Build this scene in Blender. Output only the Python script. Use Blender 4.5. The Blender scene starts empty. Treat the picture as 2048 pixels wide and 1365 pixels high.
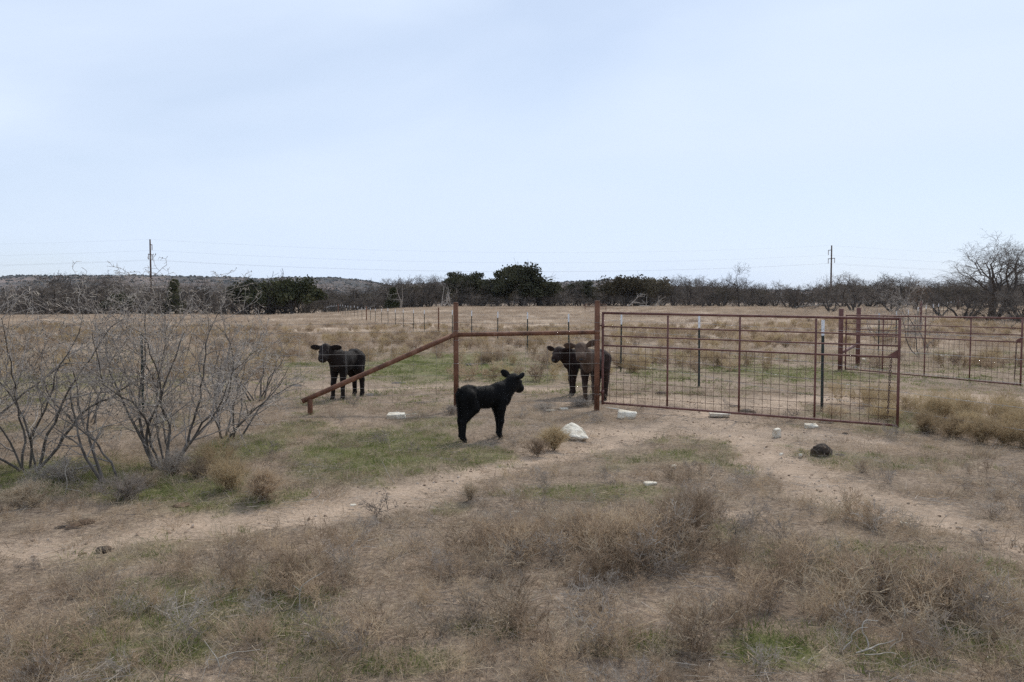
import bpy, math, random
import numpy as np
from mathutils import Vector, Matrix, Euler

scene = bpy.context.scene
COL = scene.collection
R = math.radians

# ------------------------------------------------------------------ camera
F = 1569.0                      # focal length in pixels of the 2048 px wide photograph
CAMZ = 1.52
PITCH = math.atan(76.5 / F)
cam_data = bpy.data.cameras.new("camera")
cam_data.sensor_width = 36.0
cam_data.lens = 36.0 * F / 2048.0
cam_data.clip_start = 0.05
cam_data.clip_end = 20000.0
cam = bpy.data.objects.new("camera", cam_data)
COL.objects.link(cam)
cam.location = (0, 0, CAMZ)
cam.rotation_euler = (math.pi / 2 - PITCH, 0, 0)
scene.camera = cam

# ------------------------------------------------------------------ sky and sun
SUN_EL, SUN_AZ = 47.0, 28.0     # azimuth: degrees to the right of the view direction (+Y)
world = bpy.data.worlds.new("World")
scene.world = world
world.use_nodes = True
wn, wl = world.node_tree.nodes, world.node_tree.links
wn.clear()
w_out = wn.new("ShaderNodeOutputWorld")
w_bg = wn.new("ShaderNodeBackground"); w_bg.inputs["Strength"].default_value = 0.1
w_sky = wn.new("ShaderNodeTexSky"); w_sky.sky_type = 'NISHITA'; w_sky.sun_disc = False
w_sky.sun_elevation = R(SUN_EL); w_sky.sun_rotation = R(SUN_AZ)
w_sky.air_density = 1.0; w_sky.dust_density = 0.6; w_sky.ozone_density = 1.4
w_tc = wn.new("ShaderNodeTexCoord")
w_map = wn.new("ShaderNodeMapping")
w_map.inputs["Scale"].default_value = (0.9, 1.4, 3.2)
w_map.inputs["Rotation"].default_value = (R(12), R(-22), R(35))
w_map.inputs["Location"].default_value = (0.35, 0.8, 0.2)
w_n1 = wn.new("ShaderNodeTexNoise"); w_n1.inputs["Scale"].default_value = 1.25
w_n1.inputs["Detail"].default_value = 5.0; w_n1.inputs["Roughness"].default_value = 0.5
w_n1.inputs["Distortion"].default_value = 0.35
w_rmp = wn.new("ShaderNodeMapRange")
w_rmp.inputs["From Min"].default_value = 0.36; w_rmp.inputs["From Max"].default_value = 0.62
w_rmp.inputs["To Min"].default_value = 0.62; w_rmp.inputs["To Max"].default_value = 0.99
w_mix = wn.new("ShaderNodeMix"); w_mix.data_type = 'RGBA'
w_mix.inputs["B"].default_value = (6.9, 8.0, 9.8, 1)      # thin high cloud, at the background's strength
wl.new(w_tc.outputs["Generated"], w_map.inputs["Vector"])
wl.new(w_map.outputs["Vector"], w_n1.inputs["Vector"])
wl.new(w_n1.outputs["Fac"], w_rmp.inputs["Value"])
wl.new(w_rmp.outputs["Result"], w_mix.inputs["Factor"])
wl.new(w_sky.outputs["Color"], w_mix.inputs["A"])
wl.new(w_mix.outputs["Result"], w_bg.inputs["Color"])
wl.new(w_bg.outputs["Background"], w_out.inputs["Surface"])

sun_data = bpy.data.lights.new("sun", 'SUN')
sun_data.energy = 3.1
sun_data.angle = R(6.0)
sun_data.color = (1.0, 0.95, 0.87)
sun = bpy.data.objects.new("sun", sun_data)
COL.objects.link(sun)
_sd = Vector((math.sin(R(SUN_AZ)) * math.cos(R(SUN_EL)), math.cos(R(SUN_AZ)) * math.cos(R(SUN_EL)), math.sin(R(SUN_EL))))
sun.rotation_euler = _sd.to_track_quat('Z', 'Y').to_euler()
sun.location = _sd * 60

vs = scene.view_settings
vs.view_transform = 'Standard'; vs.look = 'None'; vs.exposure = 0.12; vs.gamma = 1.0
vs.use_curve_mapping = False
try:
    scene.cycles.max_bounces = 6
    scene.cycles.diffuse_bounces = 3
    scene.cycles.transmission_bounces = 3
    scene.cycles.use_denoising = False
    scene.cycles.sample_clamp_indirect = 3.0
except Exception:
    pass

# ------------------------------------------------------------------ helpers: noise, terrain, projection
def _hash(ix, iy, seed):
    h = (ix.astype(np.int64) * 374761393 + iy.astype(np.int64) * 668265263 + seed * 974711) & 0xffffffff
    h = ((h ^ (h >> 13)) * 1274126177) & 0xffffffff
    h = (h ^ (h >> 16)) & 0xffffffff
    return h.astype(np.float64) / 4294967295.0

def vnoise(x, y, seed=0):
    x = np.asarray(x, float); y = np.asarray(y, float)
    ix = np.floor(x).astype(np.int64); iy = np.floor(y).astype(np.int64)
    fx = x - ix; fy = y - iy
    fx = fx * fx * (3 - 2 * fx); fy = fy * fy * (3 - 2 * fy)
    a = _hash(ix, iy, seed); b = _hash(ix + 1, iy, seed); c = _hash(ix, iy + 1, seed); d = _hash(ix + 1, iy + 1, seed)
    return (a * (1 - fx) + b * fx) * (1 - fy) + (c * (1 - fx) + d * fx) * fy

def fbm(x, y, seed=0, octv=4, gain=0.5):
    s = 0; a = 1; t = 0
    for i in range(octv):
        s = s + a * vnoise(x * 2 ** i + 17.3 * i, y * 2 ** i - 9.1 * i, seed + i); t += a; a *= gain
    return s / t

def sstep(a, b, t):
    t = np.clip((np.asarray(t, float) - a) / (b - a), 0, 1)
    return t * t * (3 - 2 * t)

def terr0(x, y):
    x = np.asarray(x, float); y = np.asarray(y, float)
    z = -0.006 * np.clip(y, -40, 170)
    z = z + 1.65 * sstep(55, 168, y) * sstep(-46, -10, x)
    z = z + 0.5 * sstep(20, 70, y) * sstep(8, 28, x) * (1 - sstep(80, 160, y))
    return z

def gpix(px, py):
    """the ground point seen at a pixel of the photograph"""
    a = (px - 1024.0) / F; b = -(py - 682.5) / F
    cp, sp = math.cos(PITCH), math.sin(PITCH)
    dx, dy, dz = a, cp + b * sp, -sp + b * cp
    t = 5.0
    for _ in range(40):
        zg = float(terr0(a * t, dy * t))
        tn = (zg - CAMZ) / dz if dz < -1e-4 else 400.0
        t = 0.5 * t + 0.5 * min(max(tn, 0.5), 400.0)
    return dx * t, dy * t

def xat(px, Y):
    return (px - 1024.0) / F * Y

def zat(py, Y):
    return CAMZ - (py - 606.0) * Y / F

# tracks worn bare in the pasture: polylines on the ground with half widths in metres
def _poly(pts):
    return [(*gpix(px, py), w) for px, py, w in pts]
TRACKS = [
    _poly([(-300, 1150, .34), (0, 1092, .34), (250, 1068, .32), (480, 1040, .34), (700, 1002, .34), (880, 965, .32), (1020, 930, .30), (1150, 895, .36), (1290, 862, .6), (1400, 842, .75)]),
    _poly([(1380, 835, .75), (1500, 880, .55), (1590, 935, .42), (1690, 985, .40), (1800, 1022, .42), (1950, 1062, .40), (2120, 1110, .40), (2300, 1170, .4)]),
    _poly([(1150, 800, .35), (1300, 800, .8), (1450, 806, .9), (1620, 800, .8), (1800, 795, .9), (2000, 800, .9), (2300, 808, .9)]),
    _poly([(1300, 862, .5), (1480, 850, .6), (1640, 872, .5), (1760, 880, .35)]),
    _poly([(640, 775, .3), (760, 778, .35), (900, 772, .3), (1090, 778, .3)]),
]
def _ell(L):
    out = []
    for px, py, rx, ry, w in L:
        x, y = gpix(px, py)
        y1 = gpix(px, py - ry)[1]; y0 = gpix(px, py + ry)[1]
        out.append((x, y, rx * y / F, max(0.5 * (y1 - y0), 0.05), w))
    return out
BARE = _ell([(1440, 855, 220, 34, .9), (1500, 1032, 70, 16, .8), (1900, 1112, 120, 22, .7), (830, 1120, 70, 16, .6), (690, 850, 70, 14, .6),
             (1130, 775, 60, 14, .5), (1700, 890, 160, 30, .55), (560, 1030, 180, 16, .6), (1960, 1180, 110, 26, .5), (940, 800, 100, 8, .5)])
GREEN = _ell([(760, 900, 190, 62, 1.0), (600, 860, 90, 24, .7), (960, 915, 90, 34, .8), (120, 950, 210, 46, 1.1), (350, 975, 210, 34, 1.0), (480, 900, 120, 40, .8),
              (900, 728, 200, 30, 1.0), (1040, 760, 90, 16, .7), (1330, 745, 110, 14, .5), (1560, 745, 200, 18, .75), (1640, 830, 80, 8, .4),
              (1360, 915, 70, 18, .75), (1570, 900, 70, 12, .7), (1180, 985, 230, 22, .75), (1540, 1315, 130, 46, 1.1), (1970, 1300, 120, 50, .8),
              (560, 1255, 150, 34, .8), (100, 1290, 160, 44, .85), (960, 1260, 120, 30, .5), (1330, 1130, 90, 20, .55), (1800, 925, 190, 26, .5),
              (270, 1160, 50, 18, .6), (60, 770, 260, 30, .6), (900, 1010, 60, 16, .6), (1490, 945, 50, 12, .4), (1700, 1300, 60, 20, .4), (300, 1305, 210, 46, .75), (800, 1325, 200, 36, .65), (1250, 1300, 150, 36, .65), (1810, 1335, 150, 34, .75), (620, 1185, 110, 22, .5)])
TALLWEED = _ell([(1150, 1110, 330, 62, 1.0), (1380, 1050, 110, 50, 1.0), (420, 1190, 330, 80, .75), (1750, 1200, 330, 90, .8), (1000, 1290, 600, 70, .7),
                 (640, 1130, 170, 40, .8), (1720, 1060, 120, 26, .7), (1960, 1340, 160, 60, .9), (60, 1320, 160, 70, .9), (1690, 1140, 200, 50, .7)])
GOLDWEED = _ell([(1960, 845, 130, 24, 1.0), (1880, 830, 60, 14, .8), (1760, 812, 60, 16, .8), (430, 930, 60, 30, .7), (1270, 735, 60, 16, .9), (1480, 745, 60, 14, .6)])

def seg_d(x, y, P):
    best = np.full(np.shape(x), 1e9)
    for (ax, ay, aw), (bx, by, bw) in zip(P[:-1], P[1:]):
        vx, vy = bx - ax, by - ay
        t = np.clip(((x - ax) * vx + (y - ay) * vy) / (vx * vx + vy * vy + 1e-9), 0, 1)
        d = np.hypot(x - ax - t * vx, y - ay - t * vy) / (aw + (bw - aw) * t)
        best = np.minimum(best, d)
    return best

def ell_m(x, y, E):
    m = np.zeros(np.shape(x))
    for cx, cy, rx, ry, w in E:
        d = np.sqrt(((x - cx) / rx) ** 2 + ((y - cy) / ry) ** 2)
        m = np.maximum(m, w * (1 - sstep(0.45, 1.25, d)))
    return m

def masks(x, y):
    x = np.asarray(x, float); y = np.asarray(y, float)
    n = fbm(x * 1.7, y * 1.7, 5, 4); n2 = fbm(x * 4.3, y * 4.3, 11, 3)
    tr = np.full(x.shape, 1e9)
    for P in TRACKS:
        tr = np.minimum(tr, seg_d(x, y, P))
    dirt = 1 - sstep(0.40, 1.30, tr + (n - .5) * 1.6 + (n2 - .5) * 1.1)
    dirt = np.maximum(dirt, np.clip(ell_m(x, y, BARE) * 1.5 - (1 - n) * 1.1 - .05, 0, 1))
    green = np.clip(ell_m(x, y, GREEN) * 1.25 - (1 - n2) * .55 - .05, 0, 1) * (1 - dirt * .92)
    green = np.maximum(green, np.clip((fbm(x * .9, y * .9, 31, 3) - .62) * 4, 0, .5) * (1 - dirt) * (1 - sstep(20, 45, y)))
    weed = ell_m(x, y, TALLWEED)
    gold = ell_m(x, y, GOLDWEED)
    return dirt, green, weed, gold

def terr(x, y):
    x = np.asarray(x, float); y = np.asarray(y, float)
    near = 1 - sstep(30, 80, np.abs(y))
    z = terr0(x, y) + near * ((fbm(x * .8, y * .8, 3, 4) - .5) * .10 + (fbm(x * 5, y * 5, 4, 3) - .5) * .025)
    far = sstep(25, 60, y)
    z = z + far * (fbm(x * .09, y * .09, 8, 3) - .5) * .35
    return z
def tz(x, y):
    return float(terr(np.array([x]), np.array([y]))[0])

# ------------------------------------------------------------------ helpers: meshes and objects
def mesh_np(name, V, Fq=None, Ft=None, mat=None, smooth=False):
    me = bpy.data.meshes.new(name)
    V = np.asarray(V, np.float32)
    nq = 0 if Fq is None else len(Fq); nt = 0 if Ft is None else len(Ft)
    me.vertices.add(len(V)); me.vertices.foreach_set("co", V.ravel())
    loops = []
    if nq: loops.append(np.asarray(Fq, np.int32).ravel())
    if nt: loops.append(np.asarray(Ft, np.int32).ravel())
    lv = np.concatenate(loops)
    me.loops.add(len(lv)); me.loops.foreach_set("vertex_index", lv)
    me.polygons.add(nq + nt)
    st = np.concatenate([np.arange(nq) * 4, nq * 4 + np.arange(nt) * 3]).astype(np.int32)
    me.polygons.foreach_set("loop_start", st)
    if smooth:
        me.polygons.foreach_set("use_smooth", np.ones(nq + nt, bool))
    me.update(calc_edges=True)
    if mat: me.materials.append(mat)
    return me

def obj(name, me, parent=None, loc=None, link=True):
    o = bpy.data.objects.new(name, me)
    if link: COL.objects.link(o)
    if parent: o.parent = parent
    if loc is not None: o.location = loc
    return o

def tag(o, label=None, cat=None, group=None, kind=None):
    if label: o["label"] = label
    if cat: o["category"] = cat
    if group: o["group"] = group
    if kind: o["kind"] = kind
    return o

def thing(name, label, cat, loc=(0, 0, 0), rz=0.0, group=None):
    o = bpy.data.objects.new(name, None); COL.objects.link(o)
    o.empty_display_size = 0.2
    o.location = loc; o.rotation_euler = (0, 0, rz)
    return tag(o, label, cat, group)

def copy_tree(root, label=None, group=None):
    r = root.copy(); COL.objects.link(r)
    if label: r["label"] = label
    if group: r["group"] = group
    for ch in root.children:
        c = ch.copy(); COL.objects.link(c); c.parent = r
        for g in ch.children:
            d = g.copy(); COL.objects.link(d); d.parent = c
    return r

def prisms(P0, P1, r0, r1, sides=3, caps=False):
    """many tapered prisms at once"""
    P0 = np.asarray(P0, float).reshape(-1, 3); P1 = np.asarray(P1, float).reshape(-1, 3)
    n = len(P0)
    r0 = np.broadcast_to(np.asarray(r0, float), (n,)); r1 = np.broadcast_to(np.asarray(r1, float), (n,))
    d = P1 - P0; L = np.linalg.norm(d, axis=1, keepdims=True) + 1e-12; d = d / L
    ref = np.where(np.abs(d[:, 2:3]) < 0.9, np.array([[0, 0, 1.0]]), np.array([[1.0, 0, 0]]))
    u = np.cross(d, ref); u /= np.linalg.norm(u, axis=1, keepdims=True) + 1e-12
    v = np.cross(d, u)
    ang = np.arange(sides) * 2 * math.pi / sides
    ca, sa = np.cos(ang), np.sin(ang)
    ring = u[:, None, :] * ca[None, :, None] + v[:, None, :] * sa[None, :, None]
    A = P0[:, None, :] + ring * r0[:, None, None]
    B = P1[:, None, :] + ring * r1[:, None, None]
    V = np.concatenate([A, B], axis=1).reshape(-1, 3)
    base = (np.arange(n) * 2 * sides)[:, None]
    i = np.arange(sides); j = (i + 1) % sides
    Q = np.stack([base + i, base + j, base + sides + j, base + sides + i], axis=-1).reshape(-1, 4)
    Q = Q[:, ::-1]
    T = None
    if caps:
        tl = []
        for k in range(1, sides - 1):
            tl.append(np.concatenate([base, base + k, base + k + 1], 1))
            tl.append(np.concatenate([base + sides, base + sides + k + 1, base + sides + k], 1))
        T = np.concatenate(tl, 0)
    return V, Q, T

def tube_mesh(name, paths, mat, sides=8, smooth=True):
    """paths: list of (points, radii): swept tubes with closed ends in one mesh"""
    Vs, Qs, Ts, off = [], [], [], 0
    for pts, rad in paths:
        P = np.asarray(pts, float); n = len(P)
        rad = np.broadcast_to(np.asarray(rad, float), (n,))
        t = np.gradient(P, axis=0); t /= np.linalg.norm(t, axis=1, keepdims=True) + 1e-12
        u = np.cross(t[0], [0, 0, 1.0] if abs(t[0][2]) < .9 else [1.0, 0, 0]); u /= np.linalg.norm(u)
        rings = []
        for k in range(n):
            u = u - t[k] * np.dot(u, t[k]); u /= np.linalg.norm(u) + 1e-12
            w = np.cross(t[k], u)
            a = np.arange(sides) * 2 * math.pi / sides
            rings.append(P[k] + rad[k] * (np.cos(a)[:, None] * u + np.sin(a)[:, None] * w))
        V = np.concatenate(rings + [P[:1], P[-1:]], 0)
        i = np.arange(sides); j = (i + 1) % sides
        for k in range(n - 1):
            Qs.append(np.stack([k * sides + i, k * sides + j, (k + 1) * sides + j, (k + 1) * sides + i], -1) + off)
        c0 = n * sides
        Ts.append(np.stack([np.full(sides, c0), j, i], -1) + off)
        Ts.append(np.stack([np.full(sides, c0 + 1), (n - 1) * sides + i, (n - 1) * sides + j], -1) + off)
        Vs.append(V); off += len(V)
    return mesh_np(name, np.concatenate(Vs), np.concatenate(Qs), np.concatenate(Ts), mat, smooth)

# ------------------------------------------------------------------ materials
def new_mat(name):
    m = bpy.data.materials.new(name); m.use_nodes = True
    nt = m.node_tree; nt.nodes.clear()
    out = nt.nodes.new("ShaderNodeOutputMaterial")
    return m, nt.nodes, nt.links, out

def nnode(n, l, vec, scale, detail=3, rough=.55):
    t = n.new("ShaderNodeTexNoise"); t.inputs["Scale"].default_value = scale
    t.inputs["Detail"].default_value = detail; t.inputs["Roughness"].default_value = rough
    if vec is not None: l.new(vec, t.inputs["Vector"])
    return t

def ramp(n, l, fac, stops):
    r = n.new("ShaderNodeValToRGB")
    e = r.color_ramp.elements
    while len(e) < len(stops): e.new(0.5)
    for k, (p, c) in enumerate(stops):
        e[k].position = p; e[k].color = (*c, 1)
    l.new(fac, r.inputs["Fac"])
    return r

def mixc(n, l, fac, a, b, mode='MIX'):
    m = n.new("ShaderNodeMix"); m.data_type = 'RGBA'; m.blend_type = mode
    for key, v in (("Factor", fac), ("A", a), ("B", b)):
        if isinstance(v, (int, float)): m.inputs[key].default_value = v
        elif isinstance(v, tuple): m.inputs[key].default_value = (*v, 1)
        else: l.new(v, m.inputs[key])
    return m.outputs["Result"]

def veg_mat(name, stops, pos_scale=0.6, translucent=0.25, fine=None, rnd=0.55):
    """plant matter: colour from a ramp, driven by patches in the place and a random value for each clump"""
    m, n, l, out = new_mat(name)
    g = n.new("ShaderNodeNewGeometry"); oi = n.new("ShaderNodeObjectInfo")
    nz = nnode(n, l, g.outputs["Position"], pos_scale, 2)
    fz = nnode(n, l, g.outputs["Position"], fine or 23.0, 2)
    a = n.new("ShaderNodeMath"); a.operation = 'MULTIPLY_ADD'; a.inputs[1].default_value = rnd; 
    l.new(oi.outputs["Random"], a.inputs[0])
    b = n.new("ShaderNodeMath"); b.operation = 'MULTIPLY_ADD'; b.inputs[1].default_value = 0.9; b.inputs[2].default_value = -0.45 - rnd * .5 + .5
    l.new(nz.outputs["Fac"], b.inputs[0]); l.new(b.outputs[0], a.inputs[2])
    c = n.new("ShaderNodeMath"); c.operation = 'MULTIPLY_ADD'; c.inputs[1].default_value = 0.9; 
    c2 = n.new("ShaderNodeMath"); c2.operation = 'SUBTRACT'; c2.inputs[1].default_value = 0.45
    l.new(fz.outputs["Fac"], c.inputs[0]); l.new(a.outputs[0], c2.inputs[0]); l.new(c2.outputs[0], c.inputs[2])
    rp = ramp(n, l, c.outputs[0], stops)
    d = n.new("ShaderNodeBsdfDiffuse"); l.new(rp.outputs["Color"], d.inputs["Color"])
    if translucent > 0:
        t = n.new("ShaderNodeBsdfTranslucent"); l.new(rp.outputs["Color"], t.inputs["Color"])
        ms = n.new("ShaderNodeMixShader"); ms.inputs[0].default_value = translucent
        l.new(d.outputs[0], ms.inputs[1]); l.new(t.outputs[0], ms.inputs[2]); l.new(ms.outputs[0], out.inputs["Surface"])
    else:
        l.new(d.outputs[0], out.inputs["Surface"])
    return m

def surf_mat(name, stops, scale=6.0, detail=5, rough=.8, spec=.3, bump=.0, bscale=None, coord='Object', metallic=0.0, stretch=None, distort=0.0):
    m, n, l, out = new_mat(name)
    tc = n.new("ShaderNodeTexCoord")
    vec = tc.outputs[coord]
    if stretch:
        mp = n.new("ShaderNodeMapping"); mp.inputs["Scale"].default_value = stretch
        l.new(vec, mp.inputs["Vector"]); vec = mp.outputs["Vector"]
    nz = nnode(n, l, vec, scale, detail, .6); nz.inputs["Distortion"].default_value = distort
    rp = ramp(n, l, nz.outputs["Fac"], stops)
    p = n.new("ShaderNodeBsdfPrincipled")
    l.new(rp.outputs["Color"], p.inputs["Base Color"])
    p.inputs["Roughness"].default_value = rough
    p.inputs["Specular IOR Level"].default_value = spec
    p.inputs["Metallic"].default_value = metallic
    if bump > 0:
        b2 = nnode(n, l, vec, bscale or scale * 3, 5, .65)
        bp = n.new("ShaderNodeBump"); bp.inputs["Strength"].default_value = bump; bp.inputs["Distance"].default_value = .02
        l.new(b2.outputs["Fac"], bp.inputs["Height"]); l.new(bp.outputs["Normal"], p.inputs["Normal"])
    l.new(p.outputs["BSDF"], out.inputs["Surface"])
    return m

M = {}
M['weed'] = veg_mat('dry_weed', [(.15, (.19, .140, .098)), (.4, (.335, .252, .180)), (.65, (.44, .335, .232)), (.9, (.56, .445, .30))], .55, .35)
M['weed_gold'] = veg_mat('gold_weed', [(.1, (.24, .175, .11)), (.45, (.37, .28, .17)), (.9, (.50, .395, .24))], 1.2, .35)
M['weed_grey'] = veg_mat('grey_weed', [(.1, (.15, .125, .105)), (.5, (.31, .265, .225)), (.9, (.48, .425, .36))], .8, .2)
M['straw'] = veg_mat('straw', [(.1, (.20, .155, .115)), (.45, (.36, .285, .205)), (.9, (.52, .43, .31))], .7, .25)
M['green'] = veg_mat('green_grass', [(.1, (.085, .105, .035)), (.45, (.150, .180, .055)), (.75, (.235, .245, .090)), (.95, (.40, .36, .19))], 1.4, .3)
M['field'] = veg_mat('field_grass', [(.12, (.25, .19, .145)), (.4, (.39, .305, .228)), (.65, (.53, .425, .318)), (.95, (.64, .535, .41))], .11, .25, 3.0, .5)
M['bark'] = surf_mat('bark', [(.3, (.055, .047, .040)), (.5, (.11, .095, .082)), (.72, (.20, .18, .16))], 18, 5, .9, .2, .5, 60, stretch=(1, 1, .3))
M['twig'] = veg_mat('twig', [(.2, (.15, .128, .112)), (.5, (.285, .25, .222)), (.85, (.46, .415, .37))], 2.2, 0.0, 14.0, .2)
M['thorn'] = veg_mat('thorn', [(.2, (.34, .29, .235)), (.8, (.58, .52, .44))], 3.0, 0.0, 30.0, .2)
M['fbark'] = veg_mat('far_bark', [(.2, (.050, .044, .040)), (.8, (.105, .092, .083))], .15, 0.0, 2.0, .4)
M['ftwig'] = veg_mat('far_twig', [(.15, (.078, .066, .057)), (.5, (.130, .111, .096)), (.9, (.205, .177, .152))], .04, 0.0, 1.2, .6)
M['rtwig'] = veg_mat('rust_twig', [(.15, (.11, .075, .055)), (.85, (.20, .14, .10))], .2, 0.0, 2.0, .4)
M['dead'] = veg_mat('dead_wood', [(.2, (.24, .215, .19)), (.8, (.46, .42, .375))], .3, 0.0, 2.0, .3)
M['oak'] = veg_mat('oak_leaf', [(.15, (.042, .043, .026)), (.5, (.074, .074, .044)), (.9, (.130, .122, .075))], .12, .12, .9, .35)
M['hillscrub'] = veg_mat('hill_scrub_leaf', [(.2, (.045, .047, .038)), (.8, (.085, .080, .066))], .01, 0.0, .1, .2)
M['oakbrown'] = veg_mat('brown_oak_leaf', [(.15, (.058, .049, .033)), (.5, (.098, .082, .054)), (.9, (.155, .130, .088))], .12, .12, .9, .35)
M['juniper'] = veg_mat('juniper_leaf', [(.15, (.034, .038, .020)), (.5, (.060, .063, .033)), (.9, (.100, .098, .054))], .15, .12, .9, .35)
M['rust'] = surf_mat('rusty_pipe', [(.25, (.055, .026, .017)), (.42, (.12, .052, .029)), (.58, (.185, .082, .045)), (.78, (.29, .175, .12))], 8, 9, .75, .35, .35, 60, 'Object', 0.0, (1, 1, .5), .6)
M['gate'] = surf_mat('red_oxide_paint', [(.25, (.075, .032, .026)), (.48, (.135, .056, .045)), (.62, (.175, .082, .067)), (.8, (.27, .165, .135))], 7, 8, .65, .35, .25, 90)
M['gatewire'] = surf_mat('gate_wire', [(.3, (.065, .034, .030)), (.7, (.13, .072, .060))], 15, 3, .7, .3)
M['wire'] = surf_mat('galvanised_wire', [(.3, (.22, .21, .20)), (.7, (.42, .41, .40))], 10, 3, .45, .5, 0, None, 'Object', .5)
M['oldwire'] = surf_mat('weathered_wire', [(.3, (.15, .135, .12)), (.7, (.28, .26, .24))], 10, 3, .6, .4, 0, None, 'Object', .3)
M['tpost'] = surf_mat('post_green_paint', [(.3, (.010, .016, .014)), (.6, (.020, .032, .027)), (.85, (.06, .055, .045))], 14, 5, .55, .4)
M['tip'] = surf_mat('white_paint', [(.25, (.55, .55, .55)), (.5, (.74, .75, .76)), (.8, (.82, .83, .84))], 25, 4, .5, .4)
M['pole'] = surf_mat('pole_wood', [(.3, (.055, .036, .028)), (.7, (.115, .075, .055))], 2, 4, .85, .2)
M['insul'] = surf_mat('insulator', [(.3, (.34, .31, .30)), (.7, (.50, .46, .44))], 5, 2, .3, .5)
M['cable'] = surf_mat('cable', [(.3, (.30, .30, .31)), (.7, (.4, .4, .41))], 1, 2, .6, .3)
M['stone'] = surf_mat('limestone', [(.26, (.26, .21, .15)), (.40, (.56, .495, .39)), (.58, (.76, .70, .585)), (.8, (.84, .79, .69))], 9, 8, .9, .2, .7, 40)
M['pebble'] = surf_mat('pebble', [(.3, (.24, .19, .15)), (.7, (.50, .43, .36))], 9, 4, .9, .2, .3, 40)
M['dung'] = surf_mat('dung', [(.3, (.022, .016, .012)), (.5, (.055, .039, .028)), (.72, (.16, .11, .07))], 12, 6, .85, .25, .8, 45)
M['dung_dry'] = surf_mat('dry_dung', [(.3, (.07, .048, .032)), (.55, (.15, .10, .068)), (.8, (.27, .19, .13))], 12, 6, .95, .1, .8, 45)
M['dung_grey'] = surf_mat('grey_dung', [(.3, (.06, .052, .048)), (.6, (.13, .115, .105)), (.8, (.22, .20, .18))], 12, 6, .95, .1, .8, 45)
M['hoof'] = surf_mat('hoof', [(.3, (.030, .026, .024)), (.7, (.075, .066, .06))], 20, 4, .6, .3)
M['eye'] = surf_mat('eye', [(.3, (.006, .005, .005)), (.7, (.010, .008, .008))], 20, 2, .12, .6)
M['nose'] = surf_mat('nose', [(.3, (.012, .010, .010)), (.7, (.03, .026, .026))], 20, 2, .4, .5)
M['root'] = surf_mat('bleached_wood', [(.3, (.27, .235, .19)), (.7, (.50, .455, .385))], 15, 4, .8, .2, .3)
M['clod'] = surf_mat('clod', [(.3, (.20, .14, .10)), (.7, (.36, .27, .20))], 9, 4, .95, .1, .3, 40)

def coat_mat(name, dark, mid, lite, sheen=.12):
    m, n, l, out = new_mat(name)
    tc = n.new("ShaderNodeTexCoord")
    at = n.new("ShaderNodeAttribute"); at.attribute_name = "pale"
    nz = nnode(n, l, tc.outputs["Object"], 9.0, 4); fz = nnode(n, l, tc.outputs["Object"], 90.0, 2)
    rp = ramp(n, l, nz.outputs["Fac"], [(.3, dark), (.7, mid)])
    c = mixc(n, l, at.outputs["Fac"], rp.outputs["Color"], lite)
    p = n.new("ShaderNodeBsdfPrincipled"); l.new(c, p.inputs["Base Color"])
    p.inputs["Roughness"].default_value = .75; p.inputs["Specular IOR Level"].default_value = .15
    p.inputs["Sheen Weight"].default_value = sheen; p.inputs["Sheen Roughness"].default_value = .5
    bp = n.new("ShaderNodeBump"); bp.inputs["Strength"].default_value = .5; bp.inputs["Distance"].default_value = .01
    l.new(fz.outputs["Fac"], bp.inputs["Height"]); l.new(bp.outputs["Normal"], p.inputs["Normal"])
    l.new(p.outputs["BSDF"], out.inputs["Surface"])
    return m
M['coat_black'] = coat_mat('black_coat', (.0030, .0027, .0027), (.006, .0055, .0055), (.02, .019, .018), .02)
M['coat_brownblack'] = coat_mat('brown_black_coat', (.007, .005, .0045), (.016, .010, .008), (.040, .027, .022), .04)
M['coat_red'] = coat_mat('dark_red_coat', (.010, .005, .004), (.024, .010, .007), (.04, .022, .016), .05)
M['coat_brown'] = coat_mat('brown_coat', (.016, .0095, .007), (.038, .022, .016), (.145, .095, .066), .08)

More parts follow.
